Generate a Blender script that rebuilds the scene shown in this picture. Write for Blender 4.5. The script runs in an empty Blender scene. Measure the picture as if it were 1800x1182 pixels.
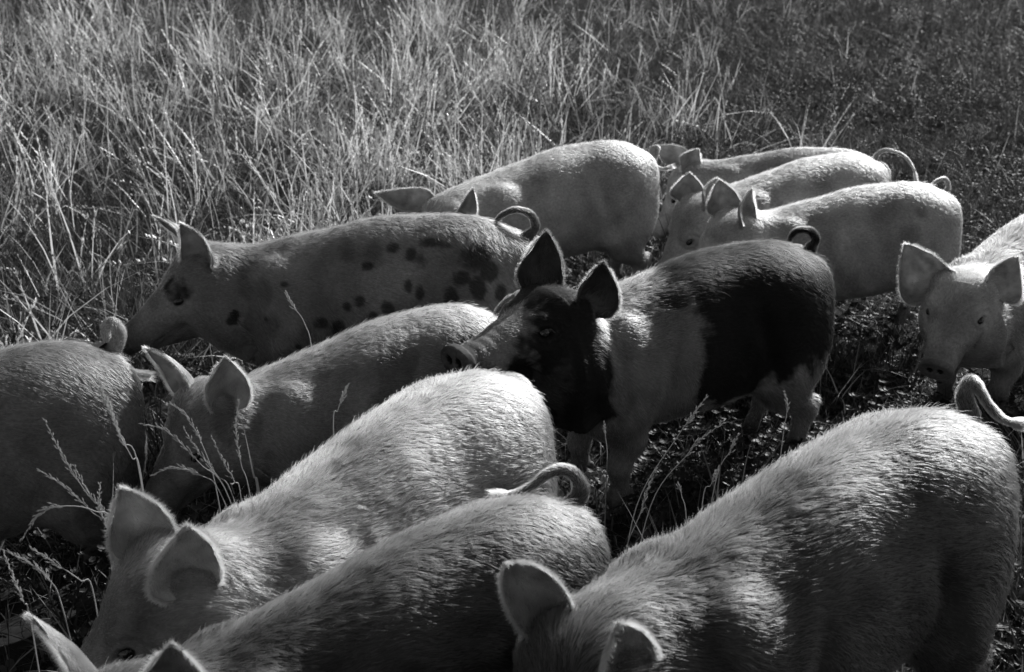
import bpy, math, random
import numpy as np
rng=np.random.default_rng(7)
random.seed(7)
scene=bpy.context.scene
# ---------------------------------------------------------------- camera
CAM_H,CAM_TH,CAM_F=1.8,math.radians(21),2250.0
cd=bpy.data.cameras.new('camera'); cam=bpy.data.objects.new('camera',cd); scene.collection.objects.link(cam)
cam.location=(0,0,CAM_H); cam.rotation_euler=(math.radians(90)-CAM_TH,0,0)
cd.sensor_width=36; cd.lens=36*CAM_F/1800; cd.clip_end=200; cd.clip_start=.05
cd.dof.use_dof=True; cd.dof.focus_distance=3.05; cd.dof.aperture_fstop=6.3
scene.camera=cam
# ---------------------------------------------------------------- light
SUN_AZ=math.radians(34)      # from the view direction (+y) towards the right (+x)
SUN_EL=math.radians(32)
w=bpy.data.worlds.new('World'); scene.world=w; w.use_nodes=True
nt=w.node_tree; nt.nodes.clear()
sky=nt.nodes.new('ShaderNodeTexSky'); sky.sky_type='NISHITA'; sky.sun_disc=False
sky.sun_elevation=SUN_EL; sky.sun_rotation=SUN_AZ
bw=nt.nodes.new('ShaderNodeRGBToBW'); bg=nt.nodes.new('ShaderNodeBackground'); wo=nt.nodes.new('ShaderNodeOutputWorld')
bg.inputs['Strength'].default_value=.08
nt.links.new(sky.outputs[0],bw.inputs[0]); nt.links.new(bw.outputs[0],bg.inputs['Color']); nt.links.new(bg.outputs[0],wo.inputs[0])
sd=bpy.data.lights.new('sun','SUN'); sun=bpy.data.objects.new('sun',sd); scene.collection.objects.link(sun)
sd.energy=5.0; sd.angle=math.radians(.5); sd.color=(1,1,1)
import mathutils
sdir=mathutils.Vector((math.sin(SUN_AZ)*math.cos(SUN_EL),math.cos(SUN_AZ)*math.cos(SUN_EL),math.sin(SUN_EL)))
sun.rotation_euler=sdir.to_track_quat('Z','Y').to_euler(); sun.location=sdir*20
scene.view_settings.view_transform='Standard'; scene.view_settings.look='None'
scene.view_settings.exposure=0.12; scene.view_settings.gamma=1; scene.view_settings.use_curve_mapping=False
scene.render.engine='CYCLES'
cy=scene.cycles
cy.use_denoising=True; cy.max_bounces=8; cy.diffuse_bounces=3; cy.glossy_bounces=3; cy.transmission_bounces=4; cy.transparent_max_bounces=6
cy.caustics_reflective=False; cy.caustics_refractive=False
try: scene.cycles_curves.shape='RIBBONS'; scene.cycles_curves.subdivisions=2
except Exception: pass
C=scene.collection


F32=np.float32
# ---------------------------------------------------------------- pig body field
TORSO=np.array([ # x, top z, bottom z, half width
 (-.505,.550,.480,.030),(-.49,.594,.415,.072),(-.46,.628,.352,.108),(-.40,.661,.30,.140),(-.30,.683,.262,.160),(-.15,.684,.225,.168),
 (0,.668,.212,.170),(.12,.638,.214,.168),(.22,.612,.225,.161),(.31,.588,.25,.150),(.38,.576,.285,.137),(.44,.575,.335,.122),(.50,.572,.42,.092)])
HEAD0=np.array((.455,0,.520)); HPITCH=math.radians(38)
HU=np.array((math.cos(HPITCH),0,-math.sin(HPITCH))); HV=np.array((math.sin(HPITCH),0,math.cos(HPITCH)))
def hp(u,y,v): return HEAD0+HU*u+HV*v+np.array((0,y,0))
def smooth_interp(x,xp,fp):
    # monotone-ish cubic (Catmull-Rom) on uneven knots
    i=np.clip(np.searchsorted(xp,x)-1,0,len(xp)-2)
    m=np.gradient(fp,xp)
    h=xp[i+1]-xp[i]; t=np.clip((x-xp[i])/h,0,1)
    return ((2*t**3-3*t**2+1)*fp[i]+(t**3-2*t**2+t)*h*m[i]+(-2*t**3+3*t**2)*fp[i+1]+(t**3-t**2)*h*m[i+1])
def build_canonical(vox):
    lo=np.array((-.60,-.25,-.02)); hi=np.array((.80,.25,.74))
    n=np.ceil((hi-lo)/vox).astype(int)+1
    ax=[(lo[k]+vox*np.arange(n[k])).astype(F32) for k in range(3)]
    D=np.full(n,1.0,F32)
    def region(a,b):
        s=[]
        for k in range(3):
            i0=max(0,int((a[k]-lo[k])/vox)-1); i1=min(n[k],int((b[k]-lo[k])/vox)+3)
            s.append(slice(i0,i1))
        return tuple(s)
    def grid(s): return np.meshgrid(ax[0][s[0]],ax[1][s[1]],ax[2][s[2]],indexing='ij',sparse=True)
    def smin(a,b,k):
        h=np.maximum(k-np.abs(a-b),0)/k
        return np.minimum(a,b)-h*h*k*.25
    def add(fn,c,r,k,sub=False):
        c=np.array(c);s=region(c-r-k,c+r+k); X,Y,Z=grid(s)
        d=fn(X,Y,Z).astype(F32)
        if sub: D[s]=-smin(-D[s],d,k) if k>0 else np.maximum(D[s],-d)
        else: D[s]=smin(D[s],d,k)
    def ell(c,r,k,ang=0,axis='y',frame=None,sub=False):
        c=np.array(c,float); r=np.array(r,float)
        def fn(X,Y,Z):
            x=X-F32(c[0]);y=Y-F32(c[1]);z=Z-F32(c[2])
            if frame=='h':
                x,z=x*F32(HU[0])+z*F32(HU[2]), x*F32(HV[0])+z*F32(HV[2])
            if ang:
                ca,sa=math.cos(ang),math.sin(ang); x,z=x*ca+z*sa,-x*sa+z*ca
            q=np.sqrt((x/r[0])**2+(y/r[1])**2+(z/r[2])**2)
            g=np.sqrt((x/r[0]**2)**2+(y/r[1]**2)**2+(z/r[2]**2)**2)+1e-6
            return q*(q-1)/g
        add(fn,c,max(r)+.01,k,sub)
    def cone(a,b,ra,rb,k,fy=1.0,sub=False):
        a=np.array(a,float); b=np.array(b,float); ab=b-a; L2=ab@ab
        def fn(X,Y,Z):
            t=np.clip(((X-a[0])*ab[0]+(Y-a[1])*ab[1]+(Z-a[2])*ab[2])/L2,0,1)
            return np.sqrt((X-a[0]-t*ab[0])**2+((Y-a[1]-t*ab[1])/fy)**2+(Z-a[2]-t*ab[2])**2)-(ra+(rb-ra)*t)
        m=(a+b)/2; add(fn,m,np.sqrt(L2)/2+max(ra,rb)*max(1,fy)+.01,k,sub)
    # torso loft
    X,Y,Z=grid((slice(None),)*3)
    xs=ax[0].astype(float); tx=TORSO[:,0]
    top=smooth_interp(xs,tx,TORSO[:,1]); bot=smooth_interp(xs,tx,TORSO[:,2]); w=smooth_interp(xs,tx,TORSO[:,3])
    zc=bot+(top-bot)*.47
    sh=(len(xs),1,1)
    zc=zc.reshape(sh).astype(F32); up=(top.reshape(sh)-zc).astype(F32); dn=(zc-bot.reshape(sh)).astype(F32); w=w.reshape(sh).astype(F32)
    zz=Z-zc; b=np.where(zz>0,up,dn)
    p=np.where(zz>0,2.0,2.3).astype(F32)
    q=((np.abs(Y)/w)**p+(np.abs(zz)/b)**p)**(1/p)
    d=(q-1)*np.minimum(w,b)*.93
    ex=np.maximum(np.maximum(X-.47,-.505-X),0)
    d=np.sqrt(np.maximum(d,0)**2+ex**2)+np.where(ex>0,0,np.minimum(d,0))
    D[:]=np.minimum(D,d.astype(F32))
    for s in (-1,1):
        # hams
        ell((-.375,.082*s,.42),(.132,.084,.185),.05)
        ell((-.34,.098*s,.345),(.10,.064,.13),.05,ang=math.radians(-18))
        ell((-.460,.048*s,.53),(.055,.058,.085),.05)
        # hip bone pad
        ell((-.30,.085*s,.56),(.10,.05,.06),.07)
        # shoulder blade
        ell((.245,.098*s,.415),(.105,.068,.165),.045,ang=math.radians(-14))
        ell((.27,.09*s,.31),(.085,.062,.085),.045)
        # hind leg
        cone((-.30,.108*s,.30),(-.325,.108*s,.245),.078,.062,.05)
        cone((-.33,.108*s,.25),(-.425,.10*s,.165),.060,.036,.03)
        cone((-.425,.10*s,.165),(-.455,.10*s,.185),.033,.022,.02)
        cone((-.425,.10*s,.165),(-.405,.10*s,.065),.031,.024,.02)
        cone((-.405,.10*s,.065),(-.388,.10*s,.038),.026,.027,.012)
        # front leg
        cone((.26,.10*s,.29),(.235,.103*s,.215),.066,.048,.04)
        cone((.235,.103*s,.215),(.26,.10*s,.125),.045,.033,.025)
        cone((.26,.10*s,.125),(.253,.10*s,.055),.031,.024,.015)
        cone((.253,.10*s,.055),(.268,.10*s,.036),.026,.028,.012)
        # dew claws
        for lx in (-.432,.226):
            for t in (-.016,.016): ell((lx,.10*s+t,.045),(.010,.009,.014),.006)
    # neck
    ell((.40,0,.450),(.13,.130,.128),.06)
    # head
    ell(hp(.015,0,-.005),(.108,.098,.090),.045,frame='h')
    cone(hp(.05,0,.0),hp(.165,0,-.022),.083,.056,.03,fy=1.08)
    cone(hp(.165,0,-.024),hp(.285,0,-.032),.056,.041,.02,fy=1.05)
    for s in (-1,1):
        ell(hp(.040,.066*s,-.060),(.088,.042,.078),.035,frame='h')
        ell(hp(.010,.054*s,.050),(.06,.042,.032),.03,frame='h')
        ell(hp(.095,.058*s,.030),(.036,.022,.020),.022,frame='h')
        ell(hp(.130,.054*s,-.022),(.05,.02,.024),.03,frame='h')
        ell(hp(.225,.028*s,-.052),(.055,.020,.022),.02,frame='h')   # upper lip
    ell(hp(-.02,0,-.118),(.115,.092,.072),.05,frame='h')           # jowl
    cone(hp(.06,0,-.100),hp(.240,0,-.078),.056,.022,.016)          # lower jaw
    # snout disc
    def disc(Xg,Yg,Zg):
        x=Xg-HEAD0[0]; z=Zg-HEAD0[2]
        u=x*HU[0]+z*HU[2]; v=x*HV[0]+z*HV[2]
        u2=u-.312-(v+.028)*.22; rr=np.sqrt((Yg/1.12)**2+((v+.026)/.96)**2)-.0415
        a=np.maximum(rr,np.abs(u2)-.009)
        return np.where((rr>0)&(np.abs(u2)>.009),np.sqrt(rr**2+(np.abs(u2)-.009)**2),a)-.004
    add(disc,hp(.312,0,-.026),.07,.009)
    for s in (-1,1):
        ell(hp(.327,.0155*s,-.020),(.016,.0072,.0100),.003,frame='h',sub=True)
        # eye socket
        ell(hp(.117,.085*s,.010),(.017,.012,.012),.012,frame='h',sub=True)
        # mouth slit
        cone(hp(.305,.020*s,-.064),hp(.235,.040*s,-.064),.0035,.0045,.004,sub=True)
        cone(hp(.235,.041*s,-.064),hp(.150,.058*s,-.066),.0045,.0045,.004,sub=True)
        cone(hp(.150,.058*s,-.066),hp(.125,.070*s,-.052),.0045,.0035,.004,sub=True)
    return surface_nets(D,lo,vox)
def surface_nets(D,lo,vox):
    S=D<0
    c=S[:-1,:-1,:-1].astype(np.int8)
    acc=np.zeros(c.shape,np.int8)
    for i in (0,1):
        for j in (0,1):
            for k in (0,1):
                acc+=S[i:S.shape[0]-1+i,j:S.shape[1]-1+j,k:S.shape[2]-1+k]
    cell=(acc>0)&(acc<8)
    idx=np.full(cell.shape,-1,np.int64); ci=np.argwhere(cell); idx[cell]=np.arange(len(ci))
    P=np.zeros((len(ci),3)); N=np.zeros(len(ci))
    E=[((0,0,0),(1,0,0)),((0,1,0),(1,1,0)),((0,0,1),(1,0,1)),((0,1,1),(1,1,1)),((0,0,0),(0,1,0)),((1,0,0),(1,1,0)),((0,0,1),(0,1,1)),((1,0,1),(1,1,1)),((0,0,0),(0,0,1)),((1,0,0),(1,0,1)),((0,1,0),(0,1,1)),((1,1,0),(1,1,1))]
    for a,b in E:
        a=np.array(a);b=np.array(b)
        ia=ci+a; ib=ci+b
        da=D[ia[:,0],ia[:,1],ia[:,2]].astype(float); db=D[ib[:,0],ib[:,1],ib[:,2]].astype(float)
        m=(da<0)!=(db<0); t=np.where(m,da/(da-db+1e-12),0)
        P+=np.where(m[:,None],a+(b-a)*t[:,None],0); N+=m
    V=lo+vox*(ci+P/N[:,None])
    Q=[]
    for axn in range(3):
        o=[k for k in range(3) if k!=axn]
        sl=[slice(None)]*3
        a=[slice(1,-1)]*3; a[axn]=slice(0,-1); b=[slice(1,-1)]*3; b[axn]=slice(1,None)
        A=S[tuple(a)]; B=S[tuple(b)]
        e=np.argwhere(A!=B); off=np.ones(3,int); off[axn]=0; e=e+off
        inside=S[e[:,0],e[:,1],e[:,2]]
        u=np.zeros(3,int);v=np.zeros(3,int);u[(axn+1)%3]=1;v[(axn+2)%3]=1
        g=lambda q: idx[q[:,0],q[:,1],q[:,2]]
        q=np.stack([g(e-u-v),g(e-v),g(e),g(e-u)],1)
        q[~inside]=q[~inside][:,::-1]
        Q.append(q)
    Q=np.concatenate(Q); Q=Q[(Q>=0).all(1)]
    return V,Q
def laplace(V,Q,it,lam=.5,mask=None):
    e=np.concatenate([Q[:,[0,1]],Q[:,[1,2]],Q[:,[2,3]],Q[:,[3,0]]])
    cnt=np.bincount(e.ravel(),minlength=len(V))[:,None]
    for _ in range(it):
        for l in (lam,-lam*.9):
            A=np.zeros_like(V)
            for k in range(3):
                A[:,k]=np.bincount(e[:,0],V[e[:,1],k],len(V))+np.bincount(e[:,1],V[e[:,0],k],len(V))
            A/=cnt
            st=l*(A-V)
            V=V+(st if mask is None else st*mask[:,None])
    return V
def vnormals(V,Q):
    n=np.cross(V[Q[:,2]]-V[Q[:,0]],V[Q[:,3]]-V[Q[:,1]])
    N=np.zeros_like(V)
    for j in range(4):
        for k in range(3): N[:,k]+=np.bincount(Q[:,j],n[:,k],len(V))
    return N/np.maximum(np.linalg.norm(N,axis=1,keepdims=True),1e-12)
# ---------------------------------------------------------------- pose
def ss(a,b,x):
    t=np.clip((x-a)/(b-a),0,1); return t*t*(3-2*t)
def rot(P,c,ang,axis):
    c=np.array(c); q=P-c; ca,sa=np.cos(ang),np.sin(ang); o=q.copy()
    if axis=='y': o[:,0]=q[:,0]*ca+q[:,2]*sa; o[:,2]=-q[:,0]*sa+q[:,2]*ca   # + = nose down
    if axis=='z': o[:,0]=q[:,0]*ca-q[:,1]*sa; o[:,1]=q[:,0]*sa+q[:,1]*ca
    if axis=='x': o[:,1]=q[:,1]*ca-q[:,2]*sa; o[:,2]=q[:,1]*sa+q[:,2]*ca
    return o+c
DEF=dict(hs=1.1,x=0,y=0,h=0,s=1,wid=1,belly=1,bend=0,nyaw=0,npitch=0,hyaw=0,hpitch=0,hroll=0,legs=(0,0,0,0))
def pose(P,W,p):
    """P points to move, W canonical position that decides their weights."""
    p={**DEF,**p}
    P=P.copy(); W0=W
    x,y,z=W0[:,0],W0[:,1],W0[:,2]
    # legs: order front-left, front-right, hind-left, hind-right ; angle + swings the foot forward
    for i,(px,pz,sg) in enumerate(((.25,.33,1),(.25,.33,-1),(-.33,.36,1),(-.33,.36,-1))):
        a=math.radians(p['legs'][i])
        if a==0: continue
        lim=.02 if px>0 else -.12
        w=ss(pz+.04,pz-.13,z)*(ss(.0,.05,y*sg))*(ss(lim,lim+(.1 if px>0 else -.1),x))
        w=w*(ss(.52,.44,x) if px>0 else 1)
        P=rot(P,(px,0,pz),-a*w,'y')
        # bend below knee/hock back a little
        kz=.13 if px>0 else .165
        kw=ss(kz+.05,kz-.05,z)*(w>0.5)
    # width and belly
    tw=ss(.50,.36,x)*ss(.18,.30,z)
    P[:,1]=P[:,1]*(1+(p['wid']-1)*tw)
    P[:,2]=P[:,2]-(p['belly']-1)*.12*tw*ss(.45,.25,z)*ss(.28,.05,np.abs(x+.02))
    # head weight grows along body
    u=(x-HEAD0[0])*HU[0]+(z-HEAD0[2])*HU[2]
    wn=ss(.24,.47,x+.25*(.55-z)*0)
    wn=np.where(z<.20,0,wn)*ss(.16,.24,z)
    uu=x*math.cos(.33)-(z-.5)*math.sin(.33)
    wh=ss(.36,.52,uu)*ss(.20,.27,z)
    hz=(x-HEAD0[0])*HV[0]+(z-HEAD0[2])*HV[2]>-.24
    wh=np.where((u>.05)&hz,1,wh); wn=np.where((u>.02)&hz,1,wn)
    H=HEAD0+np.array((-.03,0,-.01))
    P=H+(P-H)*(1+(p['hs']-1)*wh)[:,None]
    P=rot(P,H,math.radians(p['hroll'])*wh,'x')
    P=rot(P,H,math.radians(p['hpitch'])*wh,'y')
    P=rot(P,H,math.radians(p['hyaw'])*wh,'z')
    N=(.31,0,.47)
    P=rot(P,N,math.radians(p['npitch'])*wn,'y')
    P=rot(P,N,math.radians(p['nyaw'])*wn,'z')
    k=p['bend']
    if abs(k)>1e-4:
        X,Y=P[:,0].copy(),P[:,1].copy()
        P[:,0]=np.sin(k*X)/k-Y*np.sin(k*X); P[:,1]=(1-np.cos(k*X))/k+Y*np.cos(k*X)
    P=P*p['s']
    h=math.radians(p['h']); c,s=math.cos(h),math.sin(h)
    X,Y=P[:,0].copy(),P[:,1].copy()
    P[:,0]=p['x']+X*c-Y*s; P[:,1]=p['y']+X*s+Y*c
    return P
LM=dict(tail=(-.490,0,.600),poll=tuple(hp(-.01,0,.085)),earL=tuple(hp(0,.076,.058)),earR=tuple(hp(0,-.076,.058)),snout=tuple(hp(.325,0,-.025)),
 eyeL=tuple(hp(.117,.074,.012)),eyeR=tuple(hp(.117,-.074,.012)),FL=(.27,.10,.01),FR=(.27,-.10,.01),BL=(-.39,.10,.01),BR=(-.39,-.10,.01),withers=(.25,0,.60))
# ---------------------------------------------------------------- materials (all grey: the photograph is black and white)
def new_mat(name):
    m=bpy.data.materials.new(name); m.use_nodes=True; n=m.node_tree; n.nodes.clear()
    return m,n,n.nodes,n.links
def g(v): return (v,v,v,1)
def skin_material():
    m,n,N,L=new_mat('pig_skin')
    out=N.new('ShaderNodeOutputMaterial'); b=N.new('ShaderNodeBsdfPrincipled')
    at=N.new('ShaderNodeAttribute'); at.attribute_name='coat'
    tc=N.new('ShaderNodeTexCoord')
    n1=N.new('ShaderNodeTexNoise'); n1.inputs['Scale'].default_value=9; n1.inputs['Detail'].default_value=5
    n2=N.new('ShaderNodeTexNoise'); n2.inputs['Scale'].default_value=120; n2.inputs['Detail'].default_value=4
    mr=N.new('ShaderNodeMapRange'); mr.inputs['From Min'].default_value=.3; mr.inputs['From Max'].default_value=.7; mr.inputs['To Min'].default_value=.7; mr.inputs['To Max'].default_value=1.15
    mul=N.new('ShaderNodeMath'); mul.operation='MULTIPLY'
    mr2=N.new('ShaderNodeMapRange'); mr2.inputs['From Min'].default_value=.3; mr2.inputs['From Max'].default_value=.7; mr2.inputs['To Min'].default_value=.75; mr2.inputs['To Max'].default_value=1.2
    mul2=N.new('ShaderNodeMath'); mul2.operation='MULTIPLY'
    L.new(tc.outputs['Object'],n1.inputs[0]); L.new(tc.outputs['Object'],n2.inputs[0])
    L.new(n1.outputs[0],mr.inputs[0]); L.new(n2.outputs[0],mr2.inputs[0])
    L.new(at.outputs['Fac'],mul.inputs[0]); L.new(mr.outputs[0],mul.inputs[1])
    L.new(mul.outputs[0],mul2.inputs[0]); L.new(mr2.outputs[0],mul2.inputs[1])
    L.new(mul2.outputs[0],b.inputs['Base Color'])
    b.inputs['Roughness'].default_value=.65; b.inputs['Specular IOR Level'].default_value=.12
    bp=N.new('ShaderNodeBump'); bp.inputs['Strength'].default_value=.35; bp.inputs['Distance'].default_value=.004
    n3=N.new('ShaderNodeTexNoise'); n3.inputs['Scale'].default_value=55; n3.inputs['Detail'].default_value=6
    L.new(tc.outputs['Object'],n3.inputs[0]); L.new(n3.outputs[0],bp.inputs['Height']); L.new(bp.outputs[0],b.inputs['Normal'])
    L.new(b.outputs[0],out.inputs[0])
    return m
def ear_material():
    m,n,N,L=new_mat('pig_ear_skin')
    out=N.new('ShaderNodeOutputMaterial'); b=N.new('ShaderNodeBsdfPrincipled'); t=N.new('ShaderNodeBsdfTranslucent'); mx=N.new('ShaderNodeMixShader')
    at=N.new('ShaderNodeAttribute'); at.attribute_name='coat'
    tc=N.new('ShaderNodeTexCoord'); n1=N.new('ShaderNodeTexNoise'); n1.inputs['Scale'].default_value=30; n1.inputs['Detail'].default_value=6
    mr=N.new('ShaderNodeMapRange'); mr.inputs['From Min'].default_value=.3; mr.inputs['From Max'].default_value=.7; mr.inputs['To Min'].default_value=.6; mr.inputs['To Max'].default_value=1.2
    mul=N.new('ShaderNodeMath'); mul.operation='MULTIPLY'
    L.new(tc.outputs['Object'],n1.inputs[0]); L.new(n1.outputs[0],mr.inputs[0]); L.new(at.outputs['Fac'],mul.inputs[0]); L.new(mr.outputs[0],mul.inputs[1])
    L.new(mul.outputs[0],b.inputs['Base Color']); L.new(mul.outputs[0],t.inputs['Color'])
    b.inputs['Roughness'].default_value=.6; b.inputs['Specular IOR Level'].default_value=.3
    mx.inputs[0].default_value=.30
    L.new(b.outputs[0],mx.inputs[1]); L.new(t.outputs[0],mx.inputs[2]); L.new(mx.outputs[0],out.inputs[0])
    return m
def hair_material():
    m,n,N,L=new_mat('pig_bristle')
    out=N.new('ShaderNodeOutputMaterial'); h=N.new('ShaderNodeBsdfHairPrincipled'); h.model='CHIANG'; h.parametrization='COLOR'
    at=N.new('ShaderNodeAttribute'); at.attribute_name='coat'
    L.new(at.outputs['Fac'],h.inputs['Color'])
    h.inputs['Roughness'].default_value=.42; h.inputs['Radial Roughness'].default_value=.5; h.inputs['IOR'].default_value=1.3
    L.new(h.outputs[0],out.inputs[0])
    return m
def simple_mat(name,c,rough=.6,spec=.3,noise=None,trans=0,var=0):
    m,n,N,L=new_mat(name)
    out=N.new('ShaderNodeOutputMaterial'); b=N.new('ShaderNodeBsdfPrincipled')
    b.inputs['Base Color'].default_value=g(c); b.inputs['Roughness'].default_value=rough; b.inputs['Specular IOR Level'].default_value=spec
    src=None
    if noise:
        tc=N.new('ShaderNodeTexCoord'); n1=N.new('ShaderNodeTexNoise'); n1.inputs['Scale'].default_value=noise; n1.inputs['Detail'].default_value=8
        mr=N.new('ShaderNodeMapRange'); mr.inputs['From Min'].default_value=.3; mr.inputs['From Max'].default_value=.7; mr.inputs['To Min'].default_value=c*.5; mr.inputs['To Max'].default_value=c*1.6
        L.new(tc.outputs['Object'],n1.inputs[0]); L.new(n1.outputs[0],mr.inputs[0]); src=mr.outputs[0]; L.new(src,b.inputs['Base Color'])
    if var:
        oi=N.new('ShaderNodeObjectInfo'); mr=N.new('ShaderNodeMapRange'); mr.inputs['To Min'].default_value=c*(1-var); mr.inputs['To Max'].default_value=c*(1+var)
        L.new(oi.outputs['Random'],mr.inputs[0]); src=mr.outputs[0]; L.new(src,b.inputs['Base Color'])
    if trans:
        t=N.new('ShaderNodeBsdfTranslucent'); t.inputs['Color'].default_value=g(c)
        if src: L.new(src,t.inputs['Color'])
        mx=N.new('ShaderNodeMixShader'); mx.inputs[0].default_value=trans
        L.new(b.outputs[0],mx.inputs[1]); L.new(t.outputs[0],mx.inputs[2]); L.new(mx.outputs[0],out.inputs[0])
    else: L.new(b.outputs[0],out.inputs[0])
    return m
SKIN=skin_material(); EAR=ear_material(); HAIR=hair_material()
HOOF=simple_mat('hoof_horn',.12,.5,.4,noise=60)
EYE=simple_mat('eye_wet',.012,.08,.8)
def mesh_obj(name,V,F,mats,parent=None,coat=None,matidx=None,smooth=True):
    me=bpy.data.meshes.new(name)
    V=np.asarray(V,np.float32); F=np.asarray(F,np.int32)
    me.vertices.add(len(V)); me.vertices.foreach_set('co',V.ravel())
    k=F.shape[1]; me.loops.add(F.size); me.loops.foreach_set('vertex_index',F.ravel())
    me.polygons.add(len(F)); me.polygons.foreach_set('loop_start',np.arange(len(F),dtype=np.int32)*k)
    if smooth: me.polygons.foreach_set('use_smooth',np.ones(len(F),bool))
    if matidx is not None: me.polygons.foreach_set('material_index',np.asarray(matidx,np.int32))
    if coat is not None:
        a=me.attributes.new('coat','FLOAT','POINT'); a.data.foreach_set('value',np.asarray(coat,np.float32))
    me.update(calc_edges=True)
    for m in (mats if isinstance(mats,(list,tuple)) else [mats]): me.materials.append(m)
    o=bpy.data.objects.new(name,me); C.objects.link(o)
    if parent: o.parent=parent
    return o
def curves_obj(name,P,R,mat,parent=None,coat=None):
    """P: n x k x 3 strands, R: n x k radii."""
    n,k=P.shape[:2]
    cu=bpy.data.hair_curves.new(name); cu.add_curves([k]*n)
    cu.attributes['position'].data.foreach_set('vector',P.astype(np.float32).ravel())
    a=cu.attributes.get('radius') or cu.attributes.new('radius','FLOAT','POINT'); a.data.foreach_set('value',R.astype(np.float32).ravel())
    if coat is not None:
        a=cu.attributes.new('coat','FLOAT','CURVE'); a.data.foreach_set('value',coat.astype(np.float32))
    cu.materials.append(mat)
    o=bpy.data.objects.new(name,cu); C.objects.link(o)
    if parent: o.parent=parent
    return o
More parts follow.
